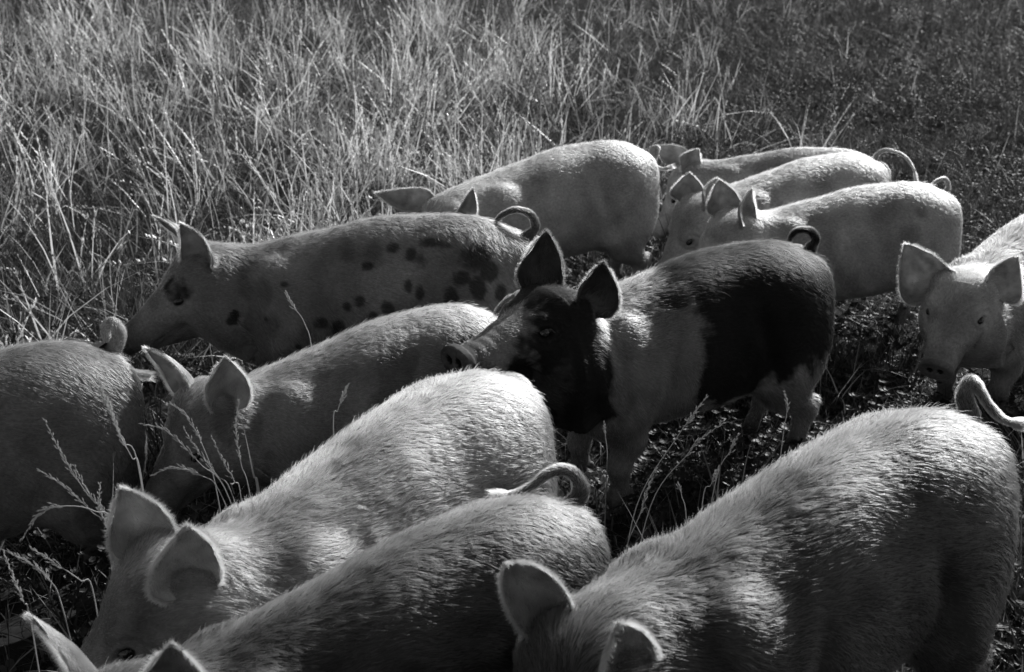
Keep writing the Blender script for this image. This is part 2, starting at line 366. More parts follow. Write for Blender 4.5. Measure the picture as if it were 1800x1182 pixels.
# ---------------------------------------------------------------- where each pig stands and how it is posed (metres, degrees)
HERD={
 'P1':{'x': 0.1344, 'y': 5.0384, 'h': 209.6975, 's': 0.9757, 'wid': 1.0004, 'bend': 0.1985, 'nyaw': 4.718, 'npitch': 20.0954, 'hyaw': 1.0598, 'hpitch': 8.9923, 'belly': 1.0817, 'hs': 1.1199, 'legs': (0, 0, 0, 0), 'ears': {'L': {'tip': [-0.1466, 4.7015, 0.5913], 'w': 0.09, 'f': (0.5, -0.8, -0.2), 'bend': -0.2}, 'R': {'tip': [-0.5295, 4.8327, 0.5381], 'w': 0.105, 'f': (0.1, -0.75, 0.6), 'cup': 1.3, 'bend': 0.2}}, 'tail': [[0.5697, 5.2525, 0.5796], [0.5887, 5.2661, 0.6151], [0.6077, 5.2661, 0.6151], [0.5982, 5.2508, 0.5752], [0.5934, 5.2423, 0.553], [0.629, 5.2363, 0.5375], [0.6694, 5.2397, 0.5464]]},
 'P2':{'x': 1.1815, 'y': 5.4966, 'h': 166.541, 's': 0.8398, 'wid': 1.0032, 'bend': 0.022, 'nyaw': 1.1408, 'npitch': 10.285, 'hyaw': -0.3557, 'hpitch': 8.7281, 'belly': 1.0, 'hs': 1.1186, 'legs': (0, 0, 0, 0), 'ears': {'L': {'tip': [0.8228, 5.565, 0.5478], 'w': 0.12, 'f': (0.2, -1, 0)}, 'R': {'tip': [0.6409, 5.6909, 0.5299], 'w': 0.105, 'f': (0, -1, 0.2)}}},
 'P3':{'x': 1.1317, 'y': 5.0617, 'h': 205.0828, 's': 0.901, 'wid': 1.0052, 'bend': -0.0648, 'nyaw': -0.5642, 'npitch': 12.4073, 'hyaw': -5.3602, 'hpitch': 2.1526, 'belly': 1.0, 'hs': 1.1115, 'legs': (0, 0, 0, 0), 'ears': {'L': {'tip': [0.7989, 4.8752, 0.5881], 'w': 0.125, 'f': (0.6, -0.7, 0)}, 'R': {'tip': [0.7039, 4.9675, 0.5865], 'w': 0.135, 'f': (0, -1, 0)}}, 'tail': [[1.5168, 5.2568, 0.5447], [1.5239, 5.2713, 0.5825], [1.5549, 5.2798, 0.6047], [1.5953, 5.279, 0.6025], [1.643, 5.2713, 0.5825], [1.6787, 5.2542, 0.538], [1.693, 5.2346, 0.4869]]},
 'P4':{'x': 1.2355, 'y': 4.6257, 'h': 191.7178, 's': 0.9007, 'wid': 0.997, 'bend': -0.2116, 'nyaw': 5.7272, 'npitch': -0.6861, 'hyaw': 2.3404, 'hpitch': 3.7052, 'belly': 1.2109, 'hs': 1.1153, 'legs': (0, 0, 0, 0), 'ears': {'L': {'tip': [0.865, 4.4987, 0.6445], 'w': 0.12, 'f': (0.75, -0.65, 0)}, 'R': {'tip': [0.7668, 4.6289, 0.6426], 'w': 0.13, 'f': (0.1, -1, 0.1)}}, 'tail': [[1.6464, 4.7415, 0.5507], [1.6616, 4.7547, 0.5851], [1.6486, 4.7648, 0.6114], [1.6204, 4.7625, 0.6053], [1.5923, 4.7547, 0.5851], [1.5684, 4.7485, 0.5689]]},
 'P5':{'x': 0.4822, 'y': 3.5204, 'h': 209.3894, 's': 1.0143, 'wid': 1.0372, 'bend': 0.1331, 'nyaw': 16.2877, 'npitch': -22.9179, 'hyaw': -10.1117, 'hpitch': -15.2377, 'belly': 1.1077, 'hs': 1.1417, 'legs': (0, 0, 0, 0), 'ears': {'L': {'tip': [0.2426, 3.2274, 0.7706], 'w': 0.125, 'f': (0.3, -0.9, 0), 'lobe': 0.3}, 'R': {'tip': [0.0956, 3.3753, 0.8115], 'w': 0.125, 'f': (-0.1, -1, 0.1)}}, 'tail': [[0.9165, 3.7634, 0.6433], [0.9322, 3.774, 0.671], [0.9148, 3.7828, 0.6939], [0.8781, 3.7834, 0.6955], [0.8572, 3.7772, 0.6792], [0.8519, 3.7678, 0.6547], [0.8729, 3.764, 0.645]]},
 'P6':{'x': -0.467, 'y': 3.8597, 'h': 179.8703, 's': 1.0537, 'wid': 0.9747, 'bend': 0.1115, 'nyaw': 14.8616, 'npitch': 1.8493, 'hyaw': 4.1684, 'hpitch': -11.664, 'belly': 1.0, 'hs': 1.0508, 'legs': (0, 0, 0, 0), 'ears': {'L': {'tip': [-1.0025, 3.7378, 0.7312], 'w': 0.13, 'f': (-0.5, -0.85, 0.1), 'lobe': 0.0}, 'R': {'tip': [-1.1439, 3.9527, 0.6931], 'w': 0.11, 'f': (-0.9, 0.15, 0.25)}}, 'tail': [[0.0445, 3.8518, 0.6515], [0.073, 3.8633, 0.6814], [0.0588, 3.8774, 0.718], [0.0142, 3.8831, 0.733], [-0.0267, 3.878, 0.7197], [-0.0517, 3.8684, 0.6947], [-0.0356, 3.8627, 0.6798], [0.0053, 3.8576, 0.6665]]},
 'P7':{'x': 1.7077, 'y': 4.1105, 'h': 224.0085, 's': 0.9281, 'wid': 0.9979, 'bend': 0.1562, 'nyaw': 4.756, 'npitch': 1.0053, 'hyaw': 3.8291, 'hpitch': -13.4848, 'belly': 1.0, 'hs': 1.1111, 'legs': (0, 0, 0, 0), 'ears': {'L': {'tip': [1.5573, 3.7627, 0.6162], 'w': 0.15, 'f': (0.1, -1, 0), 'lobe': 0.35}, 'R': {'tip': [1.2318, 3.853, 0.6289], 'w': 0.17, 'f': (-0.2, -1, 0), 'lobe': 0.55}}},
 'P8':{'x': -1.3756, 'y': 2.6887, 'h': 217.6806, 's': 0.9901, 'wid': 0.9881, 'bend': 0.0374, 'nyaw': 0.0, 'npitch': 0.0, 'hyaw': 0.0, 'hpitch': 0.0, 'belly': 1.0, 'hs': 1.12, 'legs': (0, 0, 0, 0), 'ears': {}, 'tail': [[-1.0748, 2.9823, 0.5955], [-1.0291, 2.9843, 0.6008], [-0.9962, 2.9827, 0.6244], [-0.9833, 2.9934, 0.6525], [-0.9919, 3.0115, 0.6716], [-1.0162, 3.0332, 0.6724], [-1.0348, 3.0509, 0.6488], [-1.0334, 3.0536, 0.614], [-1.0062, 3.0372, 0.5713], [-0.9662, 3.0156, 0.5429], [-0.9233, 3.0125, 0.5349]]},
 'P9':{'x': -0.4129, 'y': 3.1765, 'h': 213.6449, 's': 0.8938, 'wid': 0.8973, 'bend': -0.0398, 'nyaw': 4.2836, 'npitch': -0.8105, 'hyaw': 1.2924, 'hpitch': 4.9586, 'belly': 1.0, 'hs': 1.0966, 'legs': (0, 0, 0, 0), 'ears': {'L': {'tip': [-0.695, 2.8852, 0.6372], 'w': 0.12, 'f': (0.6, -0.8, 0)}, 'R': {'tip': [-0.9204, 2.9914, 0.6193], 'w': 0.105, 'f': (-0.7, -0.5, 0.1)}}, 'tail': [[-0.0519, 3.4228, 0.5365], [-0.0324, 3.4356, 0.5698], [-0.0081, 3.4449, 0.594], [0.0081, 3.4472, 0.6001]]},
 'P10':{'x': -0.2947, 'y': 2.3605, 'h': 232.9873, 's': 1.0208, 'wid': 1.0536, 'bend': -0.1542, 'nyaw': -5.7241, 'npitch': -3.8636, 'hyaw': -23.8181, 'hpitch': 4.5921, 'belly': 1.0, 'hs': 1.0979, 'legs': (0, 0, 0, 0), 'ears': {'L': {'tip': [-0.5549, 1.922, 0.7145], 'w': 0.13, 'f': (0.6, -0.8, 0.1), 'lobe': 0.25, 'cup': 0.9}, 'R': {'tip': [-0.7065, 2.063, 0.7131], 'w': 0.12, 'f': (0.2, -1, 0.1)}}},
 'P11':{'x': -0.2441, 'y': 1.9287, 'h': 215.5658, 's': 0.9609, 'wid': 0.9133, 'bend': -0.1992, 'nyaw': 19.1612, 'npitch': -5.1268, 'hyaw': 10.6438, 'hpitch': 6.7139, 'belly': 1.0, 'hs': 1.1228, 'legs': (0, 0, 0, 0), 'ears': {'L': {'tip': [-0.5022, 1.603, 0.697], 'w': 0.115, 'f': (0.3, -1, 0)}, 'R': {'tip': [-0.7483, 1.6971, 0.6838], 'w': 0.1, 'f': (-0.9, -0.35, 0.0), 'bend': 0.05}}, 'tail': [[0.115, 2.2241, 0.5851], [0.1351, 2.2353, 0.6143], [0.125, 2.2461, 0.6425], [0.1005, 2.2509, 0.655], [0.067, 2.2387, 0.6513], [0.0391, 2.2218, 0.635], [0.0056, 2.2073, 0.6251], [-0.0301, 2.1967, 0.6255]]},
 'P12':{'x': 0.5351, 'y': 2.0976, 'h': 218.0372, 's': 1.0951, 'wid': 0.9781, 'bend': 0.0375, 'nyaw': 1.9358, 'npitch': 10.5471, 'hyaw': 14.1378, 'hpitch': 6.6311, 'belly': 1.0, 'hs': 1.1268, 'legs': (0, 0, 0, 0), 'ears': {'L': {'tip': [0.1645, 1.6807, 0.6796], 'w': 0.13, 'f': (0.75, -0.65, 0), 'lobe': 0.3, 'cup': 0.85}, 'R': {'tip': [-0.0169, 1.8057, 0.7218], 'w': 0.098, 'f': (0.35, -0.95, 0), 'fold': 0.12, 'lobe': -0.1, 'bend': 0.18, 'cup': 1.2}}, 'tail': [[0.9539, 2.4341, 0.6824], [0.9444, 2.4511, 0.7268], [0.9563, 2.4613, 0.7534], [0.9741, 2.4562, 0.7401], [0.9955, 2.4439, 0.7079], [1.0276, 2.4328, 0.6791], [1.0656, 2.4294, 0.6702]]},
}
STALKS=[ # points from the ground up to the tip, share of the length that carries seed, label
 ([[-0.836, 2.543, -0.01], [-0.884, 2.51, 0.368], [-0.932, 2.49, 0.48], [-0.968, 2.47, 0.589], [-0.983, 2.45, 0.671]],0.75,'seed-headed grass stalk rising highest over the dark flank of the left edge pig'),
 ([[-0.821, 2.505, -0.01], [-0.871, 2.46, 0.376], [-0.907, 2.44, 0.459], [-0.952, 2.42, 0.531], [-0.99, 2.4, 0.579]],0.7,'drooping seed-headed stalk just below the tallest one at far left'),
 ([[-0.854, 2.522, -0.01], [-0.87, 2.48, 0.35], [-0.882, 2.46, 0.434], [-0.91, 2.44, 0.51], [-0.923, 2.42, 0.58]],0.5,'short upright seed stalk between two nodding ones at left'),
 ([[-0.783, 2.41, -0.01], [-0.783, 2.41, 0.56], [-0.805, 2.39, 0.651], [-0.821, 2.37, 0.746], [-0.828, 2.35, 0.82]],0.6,'long seed-headed stalk crossing the rump of the left edge pig'),
 ([[-0.79, 2.44, -0.01], [-0.79, 2.44, 0.528], [-0.799, 2.42, 0.597], [-0.812, 2.4, 0.662], [-0.818, 2.38, 0.745]],0.5,'shorter seed stalk in front of the rump with the curled tail'),
 ([[-0.891, 2.466, -0.01], [-0.868, 2.42, 0.379], [-0.851, 2.4, 0.461], [-0.833, 2.38, 0.542], [-0.815, 2.36, 0.642]],0.1,"straight bare grass blade beside the big pig's open ear"),
 ([[-0.828, 2.42, -0.01], [-0.836, 2.36, 0.401], [-0.84, 2.34, 0.469], [-0.844, 2.32, 0.535], [-0.829, 2.3, 0.602]],0.5,"low seed stalk touching the big pig's left ear"),
 ([[-0.679, 2.708, -0.01], [-0.694, 2.68, 0.373], [-0.711, 2.66, 0.505], [-0.736, 2.64, 0.59], [-0.766, 2.62, 0.635]],0.6,'seed-headed stalk arching over the forehead of the grazing pig'),
 ([[-0.6, 2.7, -0.01], [-0.663, 2.66, 0.377], [-0.716, 2.64, 0.472], [-0.778, 2.62, 0.564], [-0.826, 2.6, 0.592]],0.55,"seed stalk slanting low over the grazing pig's snout"),
 ([[-0.6, 2.692, -0.01], [-0.646, 2.64, 0.38], [-0.675, 2.62, 0.453], [-0.707, 2.6, 0.524], [-0.73, 2.58, 0.592]],0.6,"seed stalk in the middle of the bunch before the grazing pig's face"),
 ([[-0.634, 2.66, -0.01], [-0.634, 2.66, 0.369], [-0.642, 2.64, 0.428], [-0.659, 2.62, 0.493], [-0.674, 2.6, 0.56]],0.55,"upright seed stalk right of the bunch before the grazing pig's face"),
 ([[-0.611, 2.741, -0.01], [-0.622, 2.7, 0.362], [-0.632, 2.68, 0.451], [-0.632, 2.66, 0.552], [-0.614, 2.64, 0.634]],0.6,"seed stalk standing in front of the grazing pig's broad ear"),
 ([[-0.597, 2.68, -0.01], [-0.597, 2.68, 0.373], [-0.6, 2.66, 0.432], [-0.604, 2.64, 0.519], [-0.608, 2.62, 0.593]],0.1,"straight bare blade beside the grazing pig's broad ear"),
 ([[-0.595, 2.659, -0.01], [-0.661, 2.61, 0.39], [-0.705, 2.59, 0.469], [-0.759, 2.57, 0.497], [-0.801, 2.55, 0.49]],0.6,"seed stalk bent flat to the left under the grazing pig's chin"),
 ([[-0.803, 2.28, -0.01], [-0.803, 2.28, 0.482], [-0.833, 2.26, 0.558], [-0.891, 2.24, 0.58], [-0.929, 2.22, 0.571], [-0.961, 2.2, 0.529]],0.5,'seed stalk bowed over in a low arch at lower left'),
 ([[-0.87, 2.203, -0.01], [-0.883, 2.16, 0.384], [-0.893, 2.14, 0.473], [-0.919, 2.12, 0.523], [-0.951, 2.1, 0.562]],0.7,"bushy seed stalk at the left edge above the bottom pig's ear"),
 ([[-0.838, 2.21, -0.01], [-0.838, 2.21, 0.39], [-0.854, 2.19, 0.442], [-0.891, 2.17, 0.493], [-0.922, 2.15, 0.537]],0.35,'thin seed stalk slanting across the dark grass at lower left'),
 ([[-0.929, 2.11, -0.01], [-0.929, 2.11, 0.393], [-0.928, 2.09, 0.455], [-0.93, 2.07, 0.517], [-0.932, 2.05, 0.584]],0.5,'leftmost seed stalk standing straight at the lower left edge'),
 ([[0.273, 2.825, -0.01], [0.311, 2.81, 0.279], [0.399, 2.79, 0.471], [0.427, 2.77, 0.53], [0.456, 2.75, 0.593]],0.4,'long seed stalk leaning right between belted pig and largest pig'),
 ([[0.289, 2.782, -0.01], [0.34, 2.76, 0.307], [0.417, 2.74, 0.447], [0.445, 2.72, 0.498], [0.492, 2.7, 0.549]],0.6,"branching seed stalk arched right below the belted pig's belly"),
 ([[0.249, 3.028, -0.01], [0.248, 3.01, 0.21], [0.247, 2.99, 0.325], [0.238, 2.97, 0.39], [0.234, 2.95, 0.428]],0.3,"small seed stalk in front of the belted pig's front leg"),
 ([[0.23, 2.533, -0.01], [0.251, 2.51, 0.296], [0.282, 2.49, 0.424], [0.294, 2.47, 0.494], [0.308, 2.45, 0.559]],0.5,'seed stalk nearest the looped tail, leaning right'),
 ([[0.496, 2.8, -0.01], [0.499, 2.76, 0.365], [0.502, 2.74, 0.455], [0.499, 2.72, 0.535]],0.0,'straight pale blade beside the branching seed stalk'),
 ([[0.469, 2.827, -0.01], [0.497, 2.79, 0.346], [0.523, 2.77, 0.44], [0.538, 2.75, 0.497]],0.4,'seed stalk with narrow tip right of the pale blade'),
 ([[0.556, 2.88, -0.01], [0.577, 2.84, 0.369], [0.594, 2.82, 0.462], [0.604, 2.8, 0.534]],0.1,"thin bare blade left of the belted pig's hind leg"),
 ([[0.667, 2.91, -0.01], [0.668, 2.86, 0.416], [0.668, 2.84, 0.499], [0.662, 2.82, 0.544], [0.649, 2.8, 0.584]],0.45,"plump seed stalk in front of the belted pig's hind leg"),
 ([[0.434, 2.59, -0.01], [0.434, 2.59, 0.39], [0.448, 2.57, 0.455], [0.458, 2.55, 0.506]],0.3,'short seed stalk close to the back of the largest pig'),
 ([[-0.511, 3.206, -0.01], [-0.529, 3.16, 0.516], [-0.542, 3.14, 0.627], [-0.564, 3.12, 0.682], [-0.58, 3.1, 0.729]],0.35,"fine seed stalk with few grains against the spotted pig's flank"),
 ([[-0.402, 2.61, -0.01], [-0.402, 2.61, 0.553], [-0.386, 2.59, 0.629], [-0.371, 2.57, 0.67], [-0.355, 2.55, 0.709]],0.4,'dark thin stalk between the two bright backs'),
 ([[0.428, 2.679, -0.01], [0.408, 2.64, 0.317], [0.391, 2.62, 0.399], [0.378, 2.6, 0.438]],0.3,'tiny bent seed stalk on the dark grass before the largest pig'),
 ([[-1.011, 4.049, -0.01], [-1.037, 3.99, 0.561], [-1.053, 3.97, 0.656], [-1.055, 3.95, 0.709]],0.45,"small seed stalk poking up behind the spotted pig's ear"),
]
# ---------------------------------------------------------------- pigs
def nz(v): return v/np.maximum(np.linalg.norm(v,axis=-1,keepdims=True),1e-9)
_NK=rng.normal(size=(24,3)); _NP=rng.uniform(0,6.28,24)
def vnoise(P,f,o=0):
    """smooth pseudo noise, about -1..1"""
    s=0
    for i in range(6):
        j=(i+o*5)%24
        s=s+np.sin(P@(nz(_NK[j])*f*(1+.35*i))+_NP[j]+o)
    return s/2.6
def catmull(P,n):
    P=np.array(P,float); P=np.vstack([2*P[0]-P[1],P,2*P[-1]-P[-2]])
    t=np.linspace(0,len(P)-3-1e-6,n); i=t.astype(int)+1; f=(t-t.astype(int))[:,None]
    a,b,c,d=P[i-1],P[i],P[i+1],P[i+2]
    return .5*((2*b)+(-a+c)*f+(2*a-5*b+4*c-d)*f*f+(-a+3*b-3*c+d)*f**3)
def tube(path,rad,seg=12):
    n=len(path); T=nz(np.gradient(path,axis=0)); up=np.array((0.1,0.2,1.)); V=[]
    A=np.cross(T[0],up); A/=np.linalg.norm(A); frames=[]
    for i in range(n):
        A=A-T[i]*(A@T[i]); A/=np.linalg.norm(A); B=np.cross(T[i],A); frames.append((A.copy(),B))
        for k in range(seg):
            a=2*math.pi*k/seg; V.append(path[i]+rad[i]*(A*math.cos(a)+B*math.sin(a)))
    F=[(i*seg+k,i*seg+(k+1)%seg,(i+1)*seg+(k+1)%seg,(i+1)*seg+k) for i in range(n-1) for k in range(seg)]
    V.append(path[-1]+T[-1]*rad[-1]*.6); e=len(V)-1; b=(n-1)*seg
    F+=[(b+k,b+(k+1)%seg,e,e) for k in range(0,seg)]
    return np.array(V),np.array(F),T,frames
EARW_V=np.array((-.15,0,.12,.3,.45,.6,.75,.87,.95,1.0)); EARW_W=np.array((.30,.50,.82,1.0,.97,.84,.61,.38,.19,.03))
def ear_mesh(B,Tp,Fd,w,cup=1.0,bend=.10,tipfold=0.,thick=.0035,nu=22,nv=26,twist=0.,lobe=.15,out=None):
    """leaf shaped cupped ear. returns verts, quads, sampling function"""
    L=Tp-B; ln=np.linalg.norm(L); L=L/ln; N=Fd-L*(Fd@L); N/=np.linalg.norm(N); S=np.cross(L,N)
    if out is not None: O=out-L*(out@L)-N*(out@N); lobe=lobe*np.sign(O@S)
    def surf(u,v):
        vv=np.clip(v,0,1)
        W=w*.5*np.interp(v,EARW_V,EARW_W)
        W=W*(1+.03*np.sin(9*v+2*u))
        a=(1.2*(1-vv)**1.2+.45)*cup
        R=W/np.maximum(np.sin(np.minimum(a,1.45)),.3)
        so=R*np.sin(a*u); no=R*(1-np.cos(a*u))*.9
        tw=twist*vv
        no2=-ln*bend*np.sin(math.pi*vv)+ln*tipfold*np.maximum(vv-.72,0)**2*9
        lo=v*ln-ln*tipfold*np.maximum(vv-.72,0)**2*4 - (np.abs(u)**2)*W*.18*(vv<1)
        so=so+lobe*w*.5*np.sin(math.pi*vv**.8); so2=so*np.cos(tw)-no*np.sin(tw); no=so*np.sin(tw)+no*np.cos(tw)
        return B+L*lo[...,None]+S*so2[...,None]+N*(no+no2)[...,None]
    vs=np.linspace(-.12,1,nv); us=np.linspace(-1,1,nu)
    VV,UU=np.meshgrid(vs,us,indexing='ij')
    G=surf(UU,VV); du=np.gradient(G,axis=1); dv=np.gradient(G,axis=0); Nn=nz(np.cross(dv,du))
    if (Nn*N).sum()<0: Nn=-Nn
    # veins and uneven skin
    G=G+Nn*(.0012*np.sin(14*UU+5*VV)*np.sin(9*VV)+.0022*np.sin(5*UU*(1.2-VV)+3*VV+w*90)*np.sin(7*VV+w*50)+.003*np.sin(11*VV+w*70)*UU**3)[...,None]
    th=thick*(1.6-.9*np.clip(VV,0,1))*(1-.75*np.abs(UU)**4)
    A=(G+Nn*th[...,None]*.5).reshape(-1,3); Bk=(G-Nn*th[...,None]*.5).reshape(-1,3)
    m=nv*nu; Q=[]
    for i in range(nv-1):
        for j in range(nu-1):
            a=i*nu+j; Q.append((a,a+1,a+nu+1,a+nu)); Q.append((m+a,m+a+nu,m+a+nu+1,m+a+1))
        for j in (0,nu-1):
            a=i*nu+j; Q.append((a,a+nu,m+a+nu,m+a) if j==0 else (a,m+a,m+a+nu,a+nu))
    for j in range(nu-1):
        a=(nv-1)*nu+j; Q.append((a,a+1,m+a+1,m+a))
    def sample(u,v):
        e=1e-3; p=surf(u,v); pu=surf(np.clip(u+e,-1,1),v)-surf(np.clip(u-e,-1,1),v); pv=surf(u,v+e)-surf(u,v-e)
        n=nz(np.cross(pv,pu)); s=np.sign((n*N).sum(-1,keepdims=True)); 
        return p,nz(pu),nz(pv),n
    return np.vstack([A,Bk]),np.array(Q),sample,N
def flow_dir(W,Nrm):
    """direction the bristles lie, on the standing pig"""
    x,y,z=W[:,0],W[:,1],W[:,2]
    d=np.zeros_like(W); d[:,0]=-1
    side=np.clip((.63-z)/.25,0,1); d[:,2]=-.15-.75*side; d[:,1]=np.sign(y)*.5*np.clip((z-.5)/.1,0,1)*np.clip(np.abs(y)/.05,0,1)
    ham=ss(-.30,-.46,x); d[:,2]-=1.3*ham
    sh=np.exp(-((x-.20)/.10)**2)*ss(.62,.45,z); d[:,2]-=.7*sh
    leg=ss(.27,.17,z)*np.where(x>.48,0,1)*ss(.03,.06,np.abs(y)); d=d*(1-leg[:,None])+np.array((-.15,0,-1))*leg[:,None]
    u=(x-HEAD0[0])*HU[0]+(z-HEAD0[2])*HU[2]; v=(x-HEAD0[0])*HV[0]+(z-HEAD0[2])*HV[2]
    hd=(ss(-.02,.04,u)*(v>-.24))[:,None]
    hdir=-HU[None,:]*1.0+np.stack([0*x,np.sign(y)*.55*np.clip(np.abs(y)/.03,0,1),0*x],1)-HV[None,:]*(.5*ss(.02,-.06,v))[:,None]
    d=d*(1-hd)+hdir*hd
    n1=vnoise(W,11,1)[:,None]; n2=vnoise(W,17,2)[:,None]
    t=np.cross(Nrm,d); d=d+t*(.35*n1+.22*n2)
    d=d-Nrm*(d*Nrm).sum(1,keepdims=True)
    return nz(d)
CANON={}
def canonical(vox):
    if vox not in CANON:
        V,Q=build_canonical(vox)
        m=np.ones(len(V)); u=(V[:,0]-HEAD0[0])*HU[0]+(V[:,2]-HEAD0[2])*HU[2]
        V=laplace(V,Q,4,mask=np.where(u>.10,.25,1.0))
        CANON[vox]=(V,Q,vnormals(V,Q))
    return CANON[vox]
def wrinkle(V,N):
    """soft folds and hollows of the skin: behind the elbow, flank, neck and along the ribs"""
    x,y,z=V[:,0],V[:,1],V[:,2]
    d=.004*vnoise(V,14,0)*ss(.12,.25,z)*ss(.60,.40,x)
    d+=-.010*np.exp(-((x-.135+.25*(z-.4))/.026)**2)*ss(.60,.45,z)*ss(.20,.28,z)      # behind the shoulder
    d+=-.017*np.exp(-((x+.235-.35*(z-.38))/.030)**2)*ss(.56,.46,z)*ss(.22,.30,z)      # in front of the ham
    nk=ss(.30,.34,x)*ss(.47,.42,x)*ss(.60,.5,z)
    d+=.0024*np.sin((x-.2*(z-.4)+.012*vnoise(V,16,3))*120)*nk*np.clip(.5+.8*vnoise(V,9,2),0,1)
    u=(x-HEAD0[0])*HU[0]+(z-HEAD0[2])*HU[2]; v=(x-HEAD0[0])*HV[0]+(z-HEAD0[2])*HV[2]; hd=(v>-.2)&(u>-.03)
    re=np.sqrt((u-.117)**2+((v-.010)*1.25)**2); hs_=hd*ss(.03,.05,np.abs(y))
    d+=hs_*(.0030*np.exp(-((re-.022)/.005)**2)-.0028*np.exp(-((re-.033)/.006)**2)+.0018*np.exp(-((re-.045)/.006)**2))
    d+=hd*.0007*np.sin(u*230+3*np.abs(y)*20)*ss(.19,.22,u)*ss(.30,.285,u)*ss(-.05,-.02,v)
    d+=-.006*np.exp(-((x-.30-.35*(z-.4))/.016)**2)*ss(.55,.48,z)*ss(.22,.30,z)*.7     # throat to shoulder fold
    d+=.006*np.exp(-((x-.17+.35*(z-.45))/.03)**2)*ss(.60,.52,z)*ss(.30,.40,z)          # edge of the shoulder blade
    d+=.0035*np.exp(-(y/.018)**2)*ss(.5,.58,z)*ss(-.44,-.35,x)*ss(.3,.2,x)*(.6+.4*np.sin(x*95))
    ang=np.exp(-(y/.022)**2)*ss(.5,.55,z)*ss(-.40,-.30,x)*ss(.4,.3,x); d+=-.004*ang*0
    return V+N*d[:,None]
PALE=dict(skin=.30,hair=.62)
def spots(x,z,y,items):
    s=np.full_like(x,-3.)
    for (sx,sz,rx,rz) in items: s=np.maximum(s,1-((x-sx)/rx)**2-((z-sz)/rz)**2)
    return s
def coat_value(name,W,kind):
    """grey value of skin ('skin') or bristles ('hair') at canonical points W"""
    x,y,z=W[:,0],W[:,1],W[:,2]
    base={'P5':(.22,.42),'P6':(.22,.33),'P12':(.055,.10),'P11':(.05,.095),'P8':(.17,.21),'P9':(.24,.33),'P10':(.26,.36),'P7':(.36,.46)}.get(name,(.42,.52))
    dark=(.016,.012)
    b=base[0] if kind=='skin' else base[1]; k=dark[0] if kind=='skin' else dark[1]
    n=.014*vnoise(W,60,3)+.018*vnoise(W,24,2)+.010*vnoise(W,130,1)
    u=(x-HEAD0[0])*HU[0]+(z-HEAD0[2])*HU[2]; v=(x-HEAD0[0])*HV[0]+(z-HEAD0[2])*HV[2]
    m=np.full(len(W),0.)
    if name=='P5':
        head=ss(-.03,.03,x-(.42-.45*(.55-np.clip(z,.28,.6)))+n)       # neck and head
        head=head*np.where(x<.42,ss(.30,.37,z+n),1)
        head=np.maximum(head,ss(.0,.02,u)*(v>-.24))
        face=ss(.09,.15,u+n-.5*np.abs(y))*ss(-.09,-.03,v+n)*.72+ss(.0,.03,n+.012)*ss(.05,.1,u)*.25
        rear=ss(.035,-.035,x-.035-.6*np.clip(z-.56,0,.12)+n*1.1)
        low=np.where(x<-.2,ss(.35,.29,z+n+.1*(x+.35)),ss(.29,.25,z+n))
        rear=rear*(1-low)
        patch=ss(0,.3,spots(x,z,y,[(.10,.60,.05,.025)])+n*9)*.8
        m=np.maximum(np.maximum(head*(1-np.clip(face,0,.8)),rear),patch)
    if name=='P6':
        sp=[(-.335,.60,.055,.042),(-.30,.545,.03,.03),(-.385,.56,.03,.03),(-.27,.475,.024,.048),(-.35,.515,.026,.038),(-.19,.585,.028,.026),(-.15,.60,.02,.02),(-.23,.63,.05,.016),(-.10,.62,.022,.016),
            (-.085,.445,.026,.034),(-.04,.425,.018,.02),(-.18,.50,.014,.026),(-.145,.52,.014,.022),(.02,.36,.03,.024),(.06,.385,.022,.03),(.0,.47,.018,.02),(.035,.455,.014,.018),(.12,.40,.026,.022),(.10,.335,.02,.018),
            (.19,.33,.012,.012),(.22,.52,.014,.012),(-.02,.57,.02,.014),(.28,.42,.012,.012),(-.42,.50,.02,.03)]
        m=ss(-.1,.75,spots(x,z,y,sp)+n*15)*ss(-.05,.01,y)*.72
        ey=1-((u-.100)/.042)**2-((v-.035)/.034)**2
        m=np.maximum(m,ss(-.2,.8,ey+n*14)*(np.abs(y)>.02)*ss(-.02,.02,y)*.95)
        ck=1-((u-.02)/.03)**2-((v+.10)/.02)**2
        m=np.maximum(m,ss(0,.4,ck+n*6)*.8)
        m=np.maximum(m,ss(.20,.30,u)*.45*(v>-.24))
    if name in ('P12','P11'):
        sp=[(-.28,.60,.05,.035),(-.12,.55,.06,.03),(.02,.50,.05,.04),(-.20,.45,.045,.03),(.14,.56,.03,.03)]
        m=ss(-.2,1.2,spots(x,z,y,sp)+n*14)*(.42 if name=='P12' else .65)
    if name=='P7': m=ss(.20,.29,u)*.35*ss(-.10,-.03,v)
    if name=='P4': m=ss(-.3,1.,spots(x,z,y,[(-.22,.52,.05,.05),(-.27,.60,.035,.03)])+n*10)*.35
    m=np.clip(m*1.1,0,1)
    val=b*(1-m)+k*m
    # darker, dirtier legs and belly, paler snout disc
    if kind=='skin':
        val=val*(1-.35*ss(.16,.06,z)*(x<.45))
        val=np.where((u>.30)&(v>-.2),np.maximum(val*.7,.06),val)
        # nostrils, mouth line, eyelids
        dn=np.minimum(np.abs(np.abs(y)-.0155)/.0085,9)**2+((v+.020)/.0115)**2
        val=np.where((u>.308)&(dn<1),.01,val)
    o=sum(map(ord,name))*.37
    Wo=W+np.array((o,o*.7,0))
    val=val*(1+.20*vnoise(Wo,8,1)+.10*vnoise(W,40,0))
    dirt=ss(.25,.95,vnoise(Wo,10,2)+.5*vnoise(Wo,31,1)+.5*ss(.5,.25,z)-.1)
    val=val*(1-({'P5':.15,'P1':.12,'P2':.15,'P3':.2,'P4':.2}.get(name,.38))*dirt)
    return np.clip(val,.006,.85)
